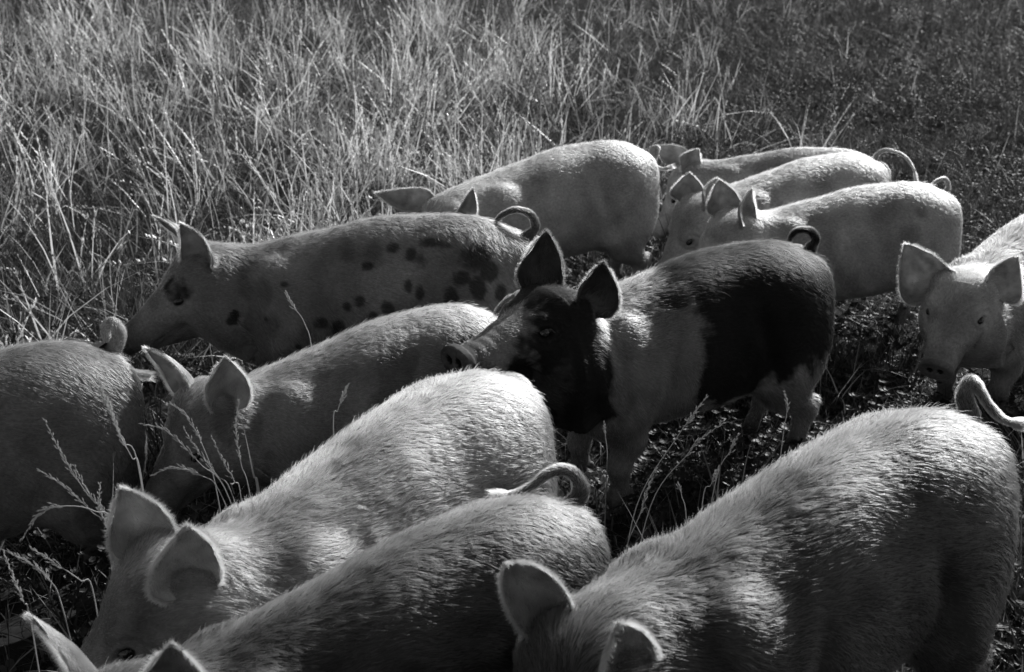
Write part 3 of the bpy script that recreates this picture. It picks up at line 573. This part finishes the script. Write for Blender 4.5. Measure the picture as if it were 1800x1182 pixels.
def ear_coat(name):
    return {'P5':(.05,.10),'P6':(.24,.40),'P12':(.24,.50),'P11':(.20,.42),'P10':(.42,.60),'P7':(.42,.60),'P9':(.36,.55)}.get(name,(.42,.58))
LABELS={}
def make_pig(name,p,label,vox,nhair,hlen,flags=()):
    root=bpy.data.objects.new('pig',None); C.objects.link(root); root.empty_display_size=.2
    root.location=(p['x'],p['y'],0); root['label']=label; root['category']='pig'; root['group']='pigs of the grazing herd'
    org=np.array((p['x'],p['y'],0.))
    V0,Q,N0=canonical(vox); V1=wrinkle(V0,N0)
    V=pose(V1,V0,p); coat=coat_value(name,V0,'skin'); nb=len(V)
    mats=[SKIN,EAR]; VV=[V]; FF=[Q]; MI=[np.zeros(len(Q))]; CO=[coat]; off=nb
    s=p['s']
    def P1(pt):
        pt=np.atleast_2d(np.array(pt,float)); return pose(pt,pt,p)
    hd0=P1(hp(0,0,0))[0]; fwd=nz(P1(hp(.1,0,0))[0]-hd0); lft=nz(P1(hp(0,.1,0))[0]-hd0); upv=nz(P1(hp(0,0,.1))[0]-hd0)
    strands=[];radii=[];scoat=[]
    def add_strands(root_p,d0,d1,length,coatv,rad,lift=.35,nrm=None):
        """root points, start direction, end direction"""
        t=np.array((0,.33,.67,1.))[None,:,None]
        Lh=length[:,None,None]
        pts=root_p[:,None]+Lh*(t*(1-t*.5)*d0[:,None]+t*t*.5*d1[:,None])
        strands.append(pts); radii.append(rad[:,None]*np.array((1,.9,.65,.18))[None]); scoat.append(coatv)
    # ---- ears
    for sd,sg in (('L',1),('R',-1)):
        if sd not in p['ears']: continue
        e=p['ears'][sd]; B=P1(hp(-.018,.070*sg,.046))[0]; Tp=np.array(e['tip'])
        f=np.array(e['f'],float) if 'f' in e else fwd*.75+lft*sg*.65
        ev,eq,samp,EN=ear_mesh(B,Tp,f,e['w'],cup=e.get('cup',1.),bend=e.get('bend',.10),tipfold=e.get('fold',0.),twist=e.get('twist',0.),lobe=e.get('lobe',.15),out=lft*sg)
        es,eh=ear_coat(name)
        VV.append(ev); FF.append(eq+off); MI.append(np.ones(len(eq))); CO.append(np.full(len(ev),es)*(1+.2*vnoise((ev-B)/s,25,1))); off+=len(ev)
        # ear bristles: fringe, back, inner tuft
        k=nhair/60000.
        n=int(2400*min(k,1.5)); vv=rng.uniform(0.02,1,n)**.8; uu=np.sign(rng.uniform(-1,1,n))*rng.uniform(.93,1,n)
        pp,pu,pv,pn=samp(uu,vv); d=nz(pu*np.sign(uu)[:,None]+pv*rng.normal(.25,.25,n)[:,None]+pn*rng.normal(0,.35,n)[:,None]); d=np.where((vv>.93)[:,None],nz(pv+pu*uu[:,None]*.6+.3*rng.normal(size=(n,3))),d)
        add_strands(pp,d,nz(d+pv*.35+rng.normal(size=(n,3))*.15),hlen*rng.uniform(.25,1.0,n)*.75,np.full(n,eh),np.full(n,.00028*s)*rng.uniform(.8,1.3,n))
        n=int(2600*k); uu=rng.uniform(-1,1,n); vv=rng.uniform(.0,1,n); pp,pu,pv,pn=samp(uu,vv); sgn=np.where(rng.random(n)<.62,-1,1)[:,None]*np.sign((pn*EN).sum(1,keepdims=True))
        pp=pp+pn*sgn*.0015; d=nz(pv*.9+pu*.25*uu[:,None]+pn*sgn*.35+rng.normal(size=(n,3))*.16)
        add_strands(pp,d,nz(pv+pu*.3*uu[:,None]+rng.normal(size=(n,3))*.1),hlen*rng.uniform(.2,.42,n),np.full(n,eh)*rng.uniform(.7,1.1,n),np.full(n,.00017*s))
        n=int(900*k); uu=rng.normal(0,.35,n).clip(-.9,.9); vv=np.abs(rng.normal(0.02,.13,n)); pp,pu,pv,pn=samp(uu,vv); q=np.sign((pn*EN).sum(1,keepdims=True))*pn
        pp=pp+q*.001; d=nz(q*.7+pv*.5+rng.normal(size=(n,3))*.25)
        add_strands(pp,d,nz(pv+q*.3+rng.normal(size=(n,3))*.25),hlen*rng.uniform(.6,1.15,n),np.full(n,max(eh,.5) if name!='P5' else .5),np.full(n,.0002*s))
    # ---- tail
    if 'tail' in p:
        b=P1((-.455,0,.598))[0]
        pts=[b]+[np.array(q) for q in p['tail']]
    else:
        pts=[P1(q)[0] for q in ((-.455,0,.598),(-.50,0,.612),(-.53,.02,.59),(-.54,.03,.55),(-.53,.01,.52),(-.51,-.01,.52))]
    n=n_t=110; path=catmull(pts,n); tt=np.linspace(0,1,n); r0={'P8':.021,'P11':.0165,'P12':.0155,'P3':.012,'P4':.012}.get(name,.0135)*s
    rad=r0*(1.5*np.exp(-tt*9)+1-.68*tt)*(1+.07*np.sin(tt*23+r0*900)+.05*np.sin(tt*51))
    tv,tf,TT,fr=tube(path,rad)
    dark_tail={'P5':.012,'P6':.09,'P11':.08,'P12':.09,'P8':.30,'P9':.14}.get(name,.40)
    VV.append(tv); FF.append(tf+off); MI.append(np.zeros(len(tf))); CO.append(np.full(len(tv),dark_tail)); off+=len(tv)
    k=nhair/60000.; n=int(2600*k)+500; ti=rng.integers(0,n_t,n); ti[:300]=rng.integers(99,n_t,300); an=rng.uniform(0,6.283,n)
    A=np.array([f_[0] for f_ in fr])[ti]; Bv=np.array([f_[1] for f_ in fr])[ti]; nr=A*np.cos(an)[:,None]+Bv*np.sin(an)[:,None]
    pp=path[ti]+nr*rad[ti][:,None]*.95+TT[ti]*rng.uniform(-.5,.5,n)[:,None]*.006; d=nz(nr*.6+TT[ti]*.8)
    th={'P5':.03,'P6':.25,'P11':.35}.get(name,.6)
    add_strands(pp,d,nz(TT[ti]+nr*.2),hlen*rng.uniform(.25,.5,n)*np.where(ti>98,2.6,1),np.full(n,th),np.full(n,.0002*s))
    # ---- body mesh
    V=np.vstack(VV)-org; F=np.vstack(FF)
    body=mesh_obj('body',V,F,mats,root,np.concatenate(CO),np.concatenate(MI))
    # ---- eyes, lids
    for sg,sd in ((1,'L'),(-1,'R')):
        c=P1(hp(.117,.0745*sg,.010))[0]; r=.0145*s
        ev,eq=uv_ball(10,14); ev=ev@np.stack([fwd*1.15,lft*.8,upv*.85])*r+c
        o=mesh_obj('eye',ev-org,eq,[EYE],root)
        # lashes
        n=int(26); a=rng.uniform(.1,math.pi-.1,n); rp=c+fwd*(np.cos(a)*r*1.2)[:,None]+upv*(np.sin(a)*r*1.0)[:,None]+lft*sg*r*.7
        add_strands(rp,nz(np.tile(lft*sg*1.0+upv*.3,(n,1))+rng.normal(size=(n,3))*.15),nz(np.tile(lft*sg*.6-upv*.5+fwd*.2,(n,1))),np.full(n,.016*s),np.full(n,.35 if name!='P5' else .25),np.full(n,.0002*s))
    # ---- hooves: two toes on each foot
    for i,(lx,sy) in enumerate(((.27,1),(.27,-1),(-.386,1),(-.386,-1))):
        hv=[];hf=[];ho=0
        for t in (-.0125,.0125):
            ev,eq=uv_ball(10,12); ev=ev*np.array((.023,.0125,.019)); ev[:,2]=np.where(ev[:,2]<-.006,-.006,ev[:,2]); ev[:,0]+=(ev[:,2]<0)*.004
            ev=ev+np.array((lx+.006,.10*sy+t,.022)); w0=np.tile(np.array((lx,.10*sy,.02)),(len(ev),1))
            hv.append(pose(ev,w0,p)); hf.append(eq+ho); ho+=len(ev)
        mesh_obj('hoof',np.vstack(hv)-org,np.vstack(hf),[HOOF],root)
    # ---- coat of bristles
    tri=np.vstack([Q[:,[0,1,2]],Q[:,[0,2,3]]]); a,b_,c_=V1[tri[:,0]],V1[tri[:,1]],V1[tri[:,2]]
    area=np.linalg.norm(np.cross(b_-a,c_-a),axis=1)
    cen=(a+b_+c_)/3; u=(cen[:,0]-HEAD0[0])*HU[0]+(cen[:,2]-HEAD0[2])*HU[2]
    wgt=area*np.where(u>.29,.05,1)*(1+.5*(cen[:,2]>.5))*np.where(cen[:,2]<.10,.5,1)
    fi=rng.choice(len(tri),nhair,p=wgt/wgt.sum()); r1=np.sqrt(rng.random(nhair)); r2=rng.random(nhair)
    wa,wb,wc=(1-r1)[:,None],(r1*(1-r2))[:,None],(r1*r2)[:,None]
    bary=lambda X: X[tri[fi,0]]*wa+X[tri[fi,1]]*wb+X[tri[fi,2]]*wc
    W=bary(V0); Rp=bary(V1); Nr=nz(bary(N0)); D=flow_dir(W,Nr)
    # locks: hairs in one small cell lean together
    wp=W+.012*np.stack([vnoise(W,55,0),vnoise(W,55,1),vnoise(W,55,2)],1)
    cell=np.floor(wp/np.array((.030,.012,.012))).astype(np.int64); hsh=(cell[:,0]*73856093^cell[:,1]*19349663^cell[:,2]*83492791)&0xffff
    cj=rng.normal(size=(65536,3)); cl=rng.uniform(.85,1.15,65536)
    D=nz(D+.14*cj[hsh]+.09*rng.normal(size=D.shape)); D=nz(D-Nr*(D*Nr).sum(1,keepdims=True)*.9)
    u=(W[:,0]-HEAD0[0])*HU[0]+(W[:,2]-HEAD0[2])*HU[2]
    mid=np.exp(-(W[:,1]/.07)**2)*ss(.5,.6,W[:,2])*ss(.56,.40,W[:,0])      # mane along the back
    Lh=hlen*(.75+.55*mid)*np.where(u>.04,.55,1)*np.where(u>.2,.5,1)*ss(-.02,.14,W[:,2])*cl[hsh]*rng.uniform(.6,1.2,nhair)
    guard=rng.random(nhair)<.07
    Lh=Lh*np.where(guard,1.45,1)
    lift=(.17+.22*mid*rng.random(nhair)+.08*rng.normal(size=nhair)+.35*guard).clip(.06,1.4)
    d0=nz(D+Nr*lift[:,None]*1.3); d1=nz(D+Nr*(.02+.15*rng.normal(size=nhair))[:,None]+np.array((0,0,-.12)))
    t=np.array((0,.33,.67,1.))
    pts=[]
    for ti in t:
        q=Rp+Lh[:,None]*(ti*(1-ti*.5)*d0+ti*ti*.5*d1)
        pts.append(pose(q,W,p))
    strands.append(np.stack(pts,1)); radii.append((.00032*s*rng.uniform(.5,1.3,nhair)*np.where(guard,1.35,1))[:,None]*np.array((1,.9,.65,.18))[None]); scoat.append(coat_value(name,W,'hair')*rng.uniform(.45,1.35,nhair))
    radii[-1]=radii[-1]*np.where(scoat[-1]<.03,.5,1)[:,None]
    S=np.vstack(strands)-org; Rr=np.vstack(radii); Cc=np.concatenate(scoat)
    if not NOHAIR:
        o=curves_obj('bristle_coat',S,Rr,HAIR,root,Cc); o['kind']='stuff'
    return root
def uv_ball(nr,ns):
    V=[(0,0,1)];F=[]
    for i in range(1,nr):
        a=math.pi*i/nr
        for k in range(ns): b=2*math.pi*k/ns; V.append((math.sin(a)*math.cos(b),math.sin(a)*math.sin(b),math.cos(a)))
    V.append((0,0,-1)); e=len(V)-1
    for k in range(ns): F.append((0,1+k,1+(k+1)%ns,0)); F.append((e,1+(nr-2)*ns+(k+1)%ns,1+(nr-2)*ns+k,e))
    for i in range(nr-2):
        for k in range(ns): F.append((1+i*ns+k,1+(i+1)*ns+k,1+(i+1)*ns+(k+1)%ns,1+i*ns+(k+1)%ns))
    return np.array(V,float),np.array(F)
NOHAIR=False
PIGINFO={ # label, voxel, hairs, hair length
'P1':('pale pig with broad round rump and ears swept out sideways, against the tall grass',.0062,70000,.016),
'P2':('rearmost pale pig, face tucked behind the round rump of its neighbour',.0065,40000,.016),
'P3':('pale pig whose long thin tail arches out over the dark clover',.0062,60000,.016),
'P4':('pale pig with small looped tail, right behind the black and white pig',.006,80000,.017),
'P5':('black and white belted pig with black head and rump, resting its snout over a neighbour',.005,100000,.022),
'P6':('grey pig with dark round spots on its flank and a black eye patch',.0055,80000,.020),
'P7':('pale pig at the right edge facing the camera with both ears spread',.005,60000,.024),
'P8':('pig cut off by the left edge, rump and curled thick tail only',.0062,70000,.020),
'P9':('pale pig grazing behind the seed stalks on the left with pointed upright ears',.0055,90000,.021),
'P10':('big pale pig at lower left with wide open ears and bright back',.005,140000,.023),
'P11':('darker pig at the bottom edge with its tail in a wide loop above its rump',.0055,130000,.023),
'P12':('largest pig, lower right, with a folded ear tip and a kinked upright tail',.0055,180000,.023),
}
for _n,(_l,_v,_h,_hl) in PIGINFO.items():
    make_pig(_n,HERD[_n],_l,_v,_h,_hl)
# ---------------------------------------------------------------- ground and grass
def gh(x,y): return .018*np.sin(x*1.3+1)*np.cos(y*.9)+.012*np.sin(x*3.1)*np.sin(y*2.7+2)
gm=simple_mat('dark_soil',.02,.9,.1,noise=40)
def ground():
    xs=np.concatenate([[-70,-30,-16],np.linspace(-10,12,90),[18,30,70]]); ys=np.concatenate([[-40,-10],np.linspace(0,20,90),[28,50,120]])
    X,Y=np.meshgrid(xs,ys,indexing='ij'); Z=gh(X,Y)*(np.hypot(X,Y-5)>0)
    V=np.stack([X,Y,Z-.012],-1).reshape(-1,3); n,m=X.shape
    F=[(i*m+j,(i+1)*m+j,(i+1)*m+j+1,i*m+j+1) for i in range(n-1) for j in range(m-1)]
    o=mesh_obj('ground',V,F,gm); o['kind']='structure'
ground()
PROTO=bpy.data.collections.new('grass_clumps')
M_STEM=simple_mat('dry_stem',.70,.35,.6,trans=.30,var=.95)
M_BLADE=simple_mat('grass_blade',.06,.45,.4,trans=.40,var=.6)
M_DRY=simple_mat('pale_blade',.30,.5,.4,trans=.4,var=.5)
M_LEAF=simple_mat('clover_leaf',.042,.5,.3,trans=.3,var=.6)
M_FLOWER=simple_mat('clover_flower',.30,.7,.2,trans=.25,var=.4)
class MB:
    def __init__(s): s.V=[];s.F=[];s.M=[]
    def blade(s,b,h,w,lean,az,curl,mat,seg=4,twist=0):
        ca,sa=math.cos(az),math.sin(az); n0=len(s.V); fa=az+math.pi/2+twist; fx,fy=math.cos(fa),math.sin(fa)
        for i in range(seg+1):
            t=i/seg; a=lean+curl*t; 
            r=h*(math.sin(lean)*t+.5*curl*t*t*math.cos(lean)); z=h*(t*math.cos(lean)-.5*curl*t*t*math.sin(lean+.5*curl)) 
            ww=w*.5*(1-t**1.8)*(.7+.6*min(t*3,1)) if i<seg else 0
            x,y=b[0]+ca*r,b[1]+sa*r
            if i<seg: s.V+= [(x-fx*ww,y-fy*ww,z),(x+fx*ww,y+fy*ww,z)]
            else: s.V.append((x,y,z))
        for i in range(seg-1): a=n0+2*i; s.F.append((a,a+1,a+3,a+2)); s.M.append(mat)
        a=n0+2*(seg-1); s.F.append((a,a+1,a+2)); s.M.append(mat)
        return s.V[-1],(ca,sa)
    def grain(s,c,d,l,w,mat):
        c=np.array(c);d=np.array(d,float);d/=np.linalg.norm(d); q=np.cross(d,(.3,.5,.8)); q/=np.linalg.norm(q); r=np.cross(d,q); n0=len(s.V)
        s.V+= [tuple(c),tuple(c+d*l*.45+q*w),tuple(c+d*l*.45-q*w*.5+r*w*.87),tuple(c+d*l*.45-q*w*.5-r*w*.87),tuple(c+d*l)]
        for a,b in ((1,2),(2,3),(3,1)): s.F+=[(n0,n0+b,n0+a),(n0+4,n0+a,n0+b)]; s.M+=[mat,mat]
    def leaf(s,c,nrm,r,mat,k=6):
        c=np.array(c,float); n=np.array(nrm,float); n/=np.linalg.norm(n); q=np.cross(n,(.1,1,.2)); q/=np.linalg.norm(q); p=np.cross(n,q); n0=len(s.V)
        s.V.append(tuple(c-n*r*.25))
        for i in range(k): a=2*math.pi*i/k; s.V.append(tuple(c+(q*math.cos(a)*1.15+p*math.sin(a)*.8)*r))
        for i in range(k): s.F.append((n0,n0+1+i,n0+1+(i+1)%k)); s.M.append(mat)
    def build(s,name,mats,col):
        me=bpy.data.meshes.new(name); me.from_pydata(s.V,[],s.F); me.polygons.foreach_set('material_index',np.array(s.M,np.int32))
        for m in mats: me.materials.append(m)
        o=bpy.data.objects.new(name,me); col.objects.link(o); return o
R_=random.Random(3)
U_=R_.uniform
def clump_stems(n,hmin,hmax,spread,leanc,leans,seed=True,w=.0022):
    m=MB()
    for _ in range(n):
        b=(R_.gauss(0,spread),R_.gauss(0,spread)); h=U_(hmin,hmax); az=R_.gauss(leanc[1],1.5); ln=abs(R_.gauss(leanc[0],leans)); cu=U_(.05,1.0) if U_(0,1)<.75 else U_(1.,2.2)
        m.blade(b,h,w*U_(.8,1.5),ln,az,cu,0,seg=4,twist=U_(-1,1))
        if seed and U_(0,1)<.65:
            ca,sa=math.cos(az),math.sin(az)
            for k in range(int(U_(10,20))):
                t=U_(.6,1.0); r=h*(math.sin(ln)*t+.5*cu*t*t*math.cos(ln)); z=h*(t*math.cos(ln)-.5*cu*t*t*math.sin(ln+.5*cu))
                a=U_(0,6.28); m.grain((b[0]+ca*r,b[1]+sa*r,z),(math.cos(a)*.45+ca*math.sin(ln+cu),math.sin(a)*.45+sa*math.sin(ln+cu),1),U_(.011,.02),.0030,0)
        if U_(0,1)<.7: m.blade(b,h*U_(.3,.7),U_(.002,.004),ln+U_(0,.5),az+U_(-1,1),U_(.3,1.6),2 if U_(0,1)<.6 else 1,seg=5,twist=U_(-1,1))
    return m
def clump_blades(n,hmin,hmax,spread,w=.0035,dry=.25,curl=1.2):
    m=MB()
    for _ in range(n):
        m.blade((R_.gauss(0,spread),R_.gauss(0,spread)),U_(hmin,hmax),w*U_(.6,1.5),abs(R_.gauss(.25,.3)),U_(0,6.28),U_(.1,curl),2 if U_(0,1)<dry else 1,seg=5,twist=U_(-1,1))
    return m
def clump_clover(n,spread,nb=6,hh=.09,fl=0):
    m=MB()
    for _ in range(n):
        x,y=R_.gauss(0,spread),R_.gauss(0,spread); z=U_(.25,1.)*hh; a0=U_(0,6.28); r=U_(.006,.011)
        tx,ty=R_.gauss(0,.35),R_.gauss(0,.35)
        for k in range(3):
            a=a0+k*2.09; m.leaf((x+math.cos(a)*r,y+math.sin(a)*r,z),(tx-.35*math.cos(a),ty-.35*math.sin(a),1),r,3)
    for _ in range(nb): m.blade((R_.gauss(0,spread),R_.gauss(0,spread)),U_(.05,.16),.003,abs(R_.gauss(.3,.35)),U_(0,6.28),U_(.1,1.3),2 if U_(0,1)<.25 else 1,seg=4)
    return m
def clump_weed(h=.22):
    m=MB()
    for _ in range(5):
        az=U_(0,6.28); ln=U_(.05,.4); hh=h*U_(.7,1.2); b=(R_.gauss(0,.02),R_.gauss(0,.02)); m.blade(b,hh,.002,ln,az,.1,1,seg=3)
        for k in range(12):
            t=U_(.2,1); r=hh*math.sin(ln)*t; a=U_(0,6.28); m.leaf((b[0]+math.cos(az)*r+math.cos(a)*.012,b[1]+math.sin(az)*r+math.sin(a)*.012,hh*t*math.cos(ln)),(math.cos(a)*.7,math.sin(a)*.7,.8),U_(.004,.008),3,k=5)
    return m
def clump_flower():
    m=MB(); x=R_.gauss(0,.01); m.blade((0,0),.12,.0022,.1,U_(0,6.28),.1,1,seg=3); c=np.array(m.V[-1])
    for k in range(26):
        a=U_(0,6.28); zz=U_(-.5,1); q=math.sqrt(max(0,1-zz*zz)); d=np.array((math.cos(a)*q,math.sin(a)*q,zz)); m.grain(c+d*.002,d,.0085,.0022,4)
    return m
MATS=[M_STEM,M_BLADE,M_DRY,M_LEAF,M_FLOWER]
def protos(name,makers):
    col=bpy.data.collections.new(name)
    for i,f in enumerate(makers): f().build(f'{name}_{i:02d}',MATS,col)
    return col
def scatter(name,col,P,scl,rot,idx):
    me=bpy.data.meshes.new(name); me.vertices.add(len(P)); me.vertices.foreach_set('co',P.astype(np.float32).ravel())
    a=me.attributes.new('scl','FLOAT','POINT'); a.data.foreach_set('value',scl.astype(np.float32))
    a=me.attributes.new('rot','FLOAT_VECTOR','POINT'); a.data.foreach_set('vector',rot.astype(np.float32).ravel())
    a=me.attributes.new('idx','INT','POINT'); a.data.foreach_set('value',idx.astype(np.int32))
    o=bpy.data.objects.new(name,me); C.objects.link(o)
    for m in MATS: me.materials.append(m)
    ng=bpy.data.node_groups.new(name,'GeometryNodeTree')
    ng.interface.new_socket('Geometry',in_out='INPUT',socket_type='NodeSocketGeometry'); ng.interface.new_socket('Geometry',in_out='OUTPUT',socket_type='NodeSocketGeometry')
    N=ng.nodes;L=ng.links; gi=N.new('NodeGroupInput'); go=N.new('NodeGroupOutput'); ip=N.new('GeometryNodeInstanceOnPoints'); ci=N.new('GeometryNodeCollectionInfo')
    ci.inputs['Collection'].default_value=col; ci.inputs['Separate Children'].default_value=True; ci.inputs['Reset Children'].default_value=True
    def attr(nm,t):
        n=N.new('GeometryNodeInputNamedAttribute'); n.data_type=t; n.inputs['Name'].default_value=nm; return n.outputs['Attribute']
    L.new(gi.outputs[0],ip.inputs['Points']); L.new(ci.outputs[0],ip.inputs['Instance']); ip.inputs['Pick Instance'].default_value=True
    L.new(attr('idx','INT'),ip.inputs['Instance Index']); L.new(attr('scl','FLOAT'),ip.inputs['Scale'])
    L.new(attr('rot','FLOAT_VECTOR'),ip.inputs['Rotation']); L.new(ip.outputs[0],go.inputs[0])
    md=o.modifiers.new('grow','NODES'); md.node_group=ng
    o['kind']='stuff'
    return o
# how close a spot is to any pig (distance to its body axis)
PAX=[]
for _n,_p in HERD.items():
    _h=math.radians(_p['h']); _s=_p['s']; _a=np.array((_p['x'],_p['y'])); _d=np.array((math.cos(_h),math.sin(_h)))
    PAX.append((_a-_d*.42*_s,_a+_d*.55*_s,.26*_s))
def pigdist(X,Y):
    P=np.stack([X,Y],-1); D=np.full(len(X),9.)
    for a,b,r in PAX:
        ab=b-a; t=np.clip(((P-a)@ab)/(ab@ab),0,1); D=np.minimum(D,np.linalg.norm(P-a-t[:,None]*ab,axis=1)-r)
    return D
def n2(x,y,f,o=0.):
    return (np.sin(x*f+1.3*np.sin(y*f*.7+o)+o)+np.sin(y*f*1.17+1.7*np.sin(x*f*.6+2*o)+o*1.7)+.6*np.sin((x+y)*f*2.3+o)+.6*np.sin((x-y)*f*2.9+1.+o))/3.2
def points(n,y0,y1,dens=None,near=1.0):
    """spread over the visible wedge, denser close by"""
    y=y0+(y1-y0)*rng.random(n)**(1/ near) if near!=1 else rng.uniform(y0,y1,n)
    half=.44*y+.5; x=rng.uniform(-1,1,n)*half; keep=rng.random(n)<half/(.44*y1+.5)*1.0
    return x[keep],y[keep]
def emit(name,col,x,y,k,s0,s1,tilt=.12,leanleft=0.):
    n=len(x); P=np.stack([x,y,gh(x,y)-.012],1); sc=rng.uniform(s0,s1,n); rot=np.stack([rng.normal(0,tilt,n),rng.normal(0,tilt,n)-leanleft,rng.uniform(0,6.283,n)],1)
    return scatter(name,col,P,sc,rot,rng.integers(0,k,n))
# edge of the tall grass: everything behind this line and left of the mown side
def tallness(x,y):
    """1 in the tall dry stand at the back left, 0 on the short pasture at right"""
    d=(y-(4.35+.42*(x+.4)+.12*n2(x,y,3.)))            # behind the pigs
    left=ss(-.9,-1.35,x+.15*n2(x,y,4.,2.))*ss(3.25,3.6,y)
    a=np.maximum(ss(.05,.4,d),left)
    r=ss(1.3,-.3,x-.10*(y-4)+.7*n2(x,y,1.1,1.))
    return a*r
col_st=protos('tall_stems',[lambda:clump_stems(8,.28,.62,.05,(.20,0),.24,w=.0050) for _ in range(6)]+[lambda:clump_stems(6,.2,.50,.05,(.5,0),.35,w=.0050) for _ in range(4)])
col_bl=protos('blade_tufts',[lambda:clump_blades(18,.14,.34,.035,w=.0045,dry=.14) for _ in range(5)])
col_bs=protos('short_tufts',[lambda:clump_blades(16,.04,.12,.035,w=.003,dry=.2,curl=1.6) for _ in range(5)])
col_cl=protos('clover_patches',[lambda:clump_clover(16,.045) for _ in range(5)])
def clump_litter():
    m=MB()
    for _ in range(7): m.blade((R_.gauss(0,.06),R_.gauss(0,.06)),U_(.08,.26),U_(.0018,.004),U_(.7,1.45),U_(0,6.28),U_(-.2,.5),2 if U_(0,1)<.6 else 1,seg=4,twist=U_(-1,1))
    return m
col_lt=protos('straw',[clump_litter for _ in range(5)])
col_wd=protos('leafy_weeds',[lambda:clump_weed() for _ in range(4)])
col_fl=protos('clover_heads',[lambda:clump_flower() for _ in range(4)])
# tall dry stems
x,y=points(90000,3.2,20); T_=tallness(x,y); far=ss(12,7,y)
pr=T_*(.45+.55*far)*np.clip(.25+.7*n2(x,y,2.0,3.)+1.1*n2(x,y,7.5,1.),.01,1.3); k=(rng.random(len(x))<pr*.40*(1-.72*ss(-.6,-1.0,x+.18*(y-4))*ss(5.3,4.5,y))*ss(15.5,13,y+.5*n2(x,y,1.5,2.)))&(pigdist(x,y)>.05); 
o=emit('tall_grass',col_st,x[k],y[k],10,.7,1.25,.16,.04); o['label']='tall dry grass stems with seed heads filling the back left of the field'; NT=k.sum()
# thinner tall stems over the rest of the back
x,y=points(16000,4.6,20); k=(rng.random(len(x))<.30*np.clip(.3+.9*n2(x,y,3.3,8.),0,1)*(1-tallness(x,y))*ss(2.2,-.5,x-.2*(y-5)))&(pigdist(x,y)>.1)&(y>5+.3*x)
o=emit('thin_grass_stems',col_st,x[k],y[k],10,.45,.85,.2); o['label']='thinner pale stems scattered over the middle of the field' 
# tufts of blades
x,y=points(60000,1.3,18); pd=pigdist(x,y); T_=tallness(x,y)
k=rng.random(len(x))<np.where(pd<0,.0,np.where(pd<.12,.42,.55))*(.5+.5*T_+.35*n2(x,y,2.5,5.))*ss(20,6,y)
o=emit('grass_tufts',col_bl,x[k],y[k],5,.6,1.15,.15); o['label']='leafy green tufts of grass blades over the whole pasture'
x,y=points(90000,1.2,18); k=rng.random(len(x))<.42*(1-.6*tallness(x,y))*ss(22,5,y)
o=emit('short_grass',col_bs,x[k],y[k],5,.7,1.3,.1); o['label']='short grazed grass under and around the pigs'
x,y=points(90000,1.2,18); k=rng.random(len(x))<.34*(1-.8*tallness(x,y))*np.clip(.5+.6*n2(x,y,2.,7.),.1,1)*ss(20,4,y)
o=emit('clover_cover',col_cl,x[k],y[k],5,.8,1.4,.1); o['label']='low clover leaves covering the ground at right and between legs'
x,y=points(30000,1.2,12); k=(rng.random(len(x))<.45*np.clip(.5+.6*n2(x,y,4.,2.),.1,1)*(1-.7*tallness(x,y)))
o=emit('straw_litter',col_lt,x[k],y[k],5,.6,1.3,.12); o['label']='pale trampled straw lying between the pigs'
x,y=points(30000,3.5,18); k=(rng.random(len(x))<.30*(.35+.65*n2(x,y,1.7,9.)))&(pigdist(x,y)>.05)
o=emit('leafy_weeds',col_wd,x[k],y[k],4,.5,1.2,.15); o['label']='small leafy weeds among the grass'
x,y=points(26000,2.2,16); k=(rng.random(len(x))<.20*(1-tallness(x,y))*ss(-.2,1.2,x-.1*(y-4)+.4*n2(x,y,2.6,4.)))&(pigdist(x,y)>.02)
o=emit('clover_flowers',col_fl,x[k],y[k],4,1.1,1.9,.2); o['label']='pale clover flower heads dotted over the dark right side'
# ---------------------------------------------------------------- single seed stalks near the pigs
M_SEED=simple_mat('seed_stalk',.62,.5,.4,trans=.35)
for pts,hf,lab in STALKS:
    root=bpy.data.objects.new('grass_stalk',None); C.objects.link(root); b=np.array(pts[0]); root.location=b; root.empty_display_size=.05
    root['label']=lab; root['category']='grass stalk'; root['group']='single grass stalks standing among the pigs'
    n=26; path=catmull(np.array(pts)-b,n); L_=np.linalg.norm(np.diff(path,axis=0),axis=1).sum()
    bare=hf<.15; tt=np.linspace(0,1,n)
    if bare:
        m=MB(); T_=nz(np.gradient(path,axis=0))
        for i in range(n):
            wd=.0038*(1-tt[i]**3)*min(1,.5+tt[i]*2)+.0001; q=np.array((math.cos(tt[i]*1.2+.5),math.sin(tt[i]*1.2+.5),0)); m.V+=[tuple(path[i]-q*wd),tuple(path[i]+q*wd)]
        for i in range(n-1): m.F.append((2*i,2*i+1,2*i+3,2*i+2)); m.M.append(0)
        o=m.build('blade',[M_DRY],C); o.parent=root; continue
    tv,tf,TT,fr=tube(path,.0015-.0009*tt,5)
    mesh_obj('stem',tv,tf,[M_SEED],root)
    m=MB(); s0=1-hf*min(1,.30/L_) if hf<.55 else 1-hf*min(1,.42/L_)
    s0=max(1-hf,1-.32/L_); t=s0
    side=0
    while t<.995:
        i=min(int(t*(n-1)),n-2); p=path[i]+(path[i+1]-path[i])*(t*(n-1)-i); d=TT[i]; f_=(t-s0)/(1-s0)
        reach=.013*(1-f_)**1.2+.002; side+=2.4; A_,B_=fr[i]; lat=A_*math.cos(side)+B_*math.sin(side)
        bd=nz(d+lat*.24); nb=1+int(3*(1-f_))
        for q in range(nb):
            c=p+bd*reach*(q+.3)/nb*1.6+np.array([U_(-1,1) for _ in range(3)])*.001; a=U_(-.5,.5)
            m.grain(c,bd+.22*np.array([U_(-1,1) for _ in range(3)]),U_(.009,.014),.0019,0)
        if nb>2: m.grain(p,bd,reach*1.6,.0004,0)
        t+=.013/L_*U_(.6,1.6)+.002
    if not m.V: m.grain(path[-1],TT[-1],.01,.001,0)
    o=m.build('seed_head',[M_SEED],C); o.parent=root
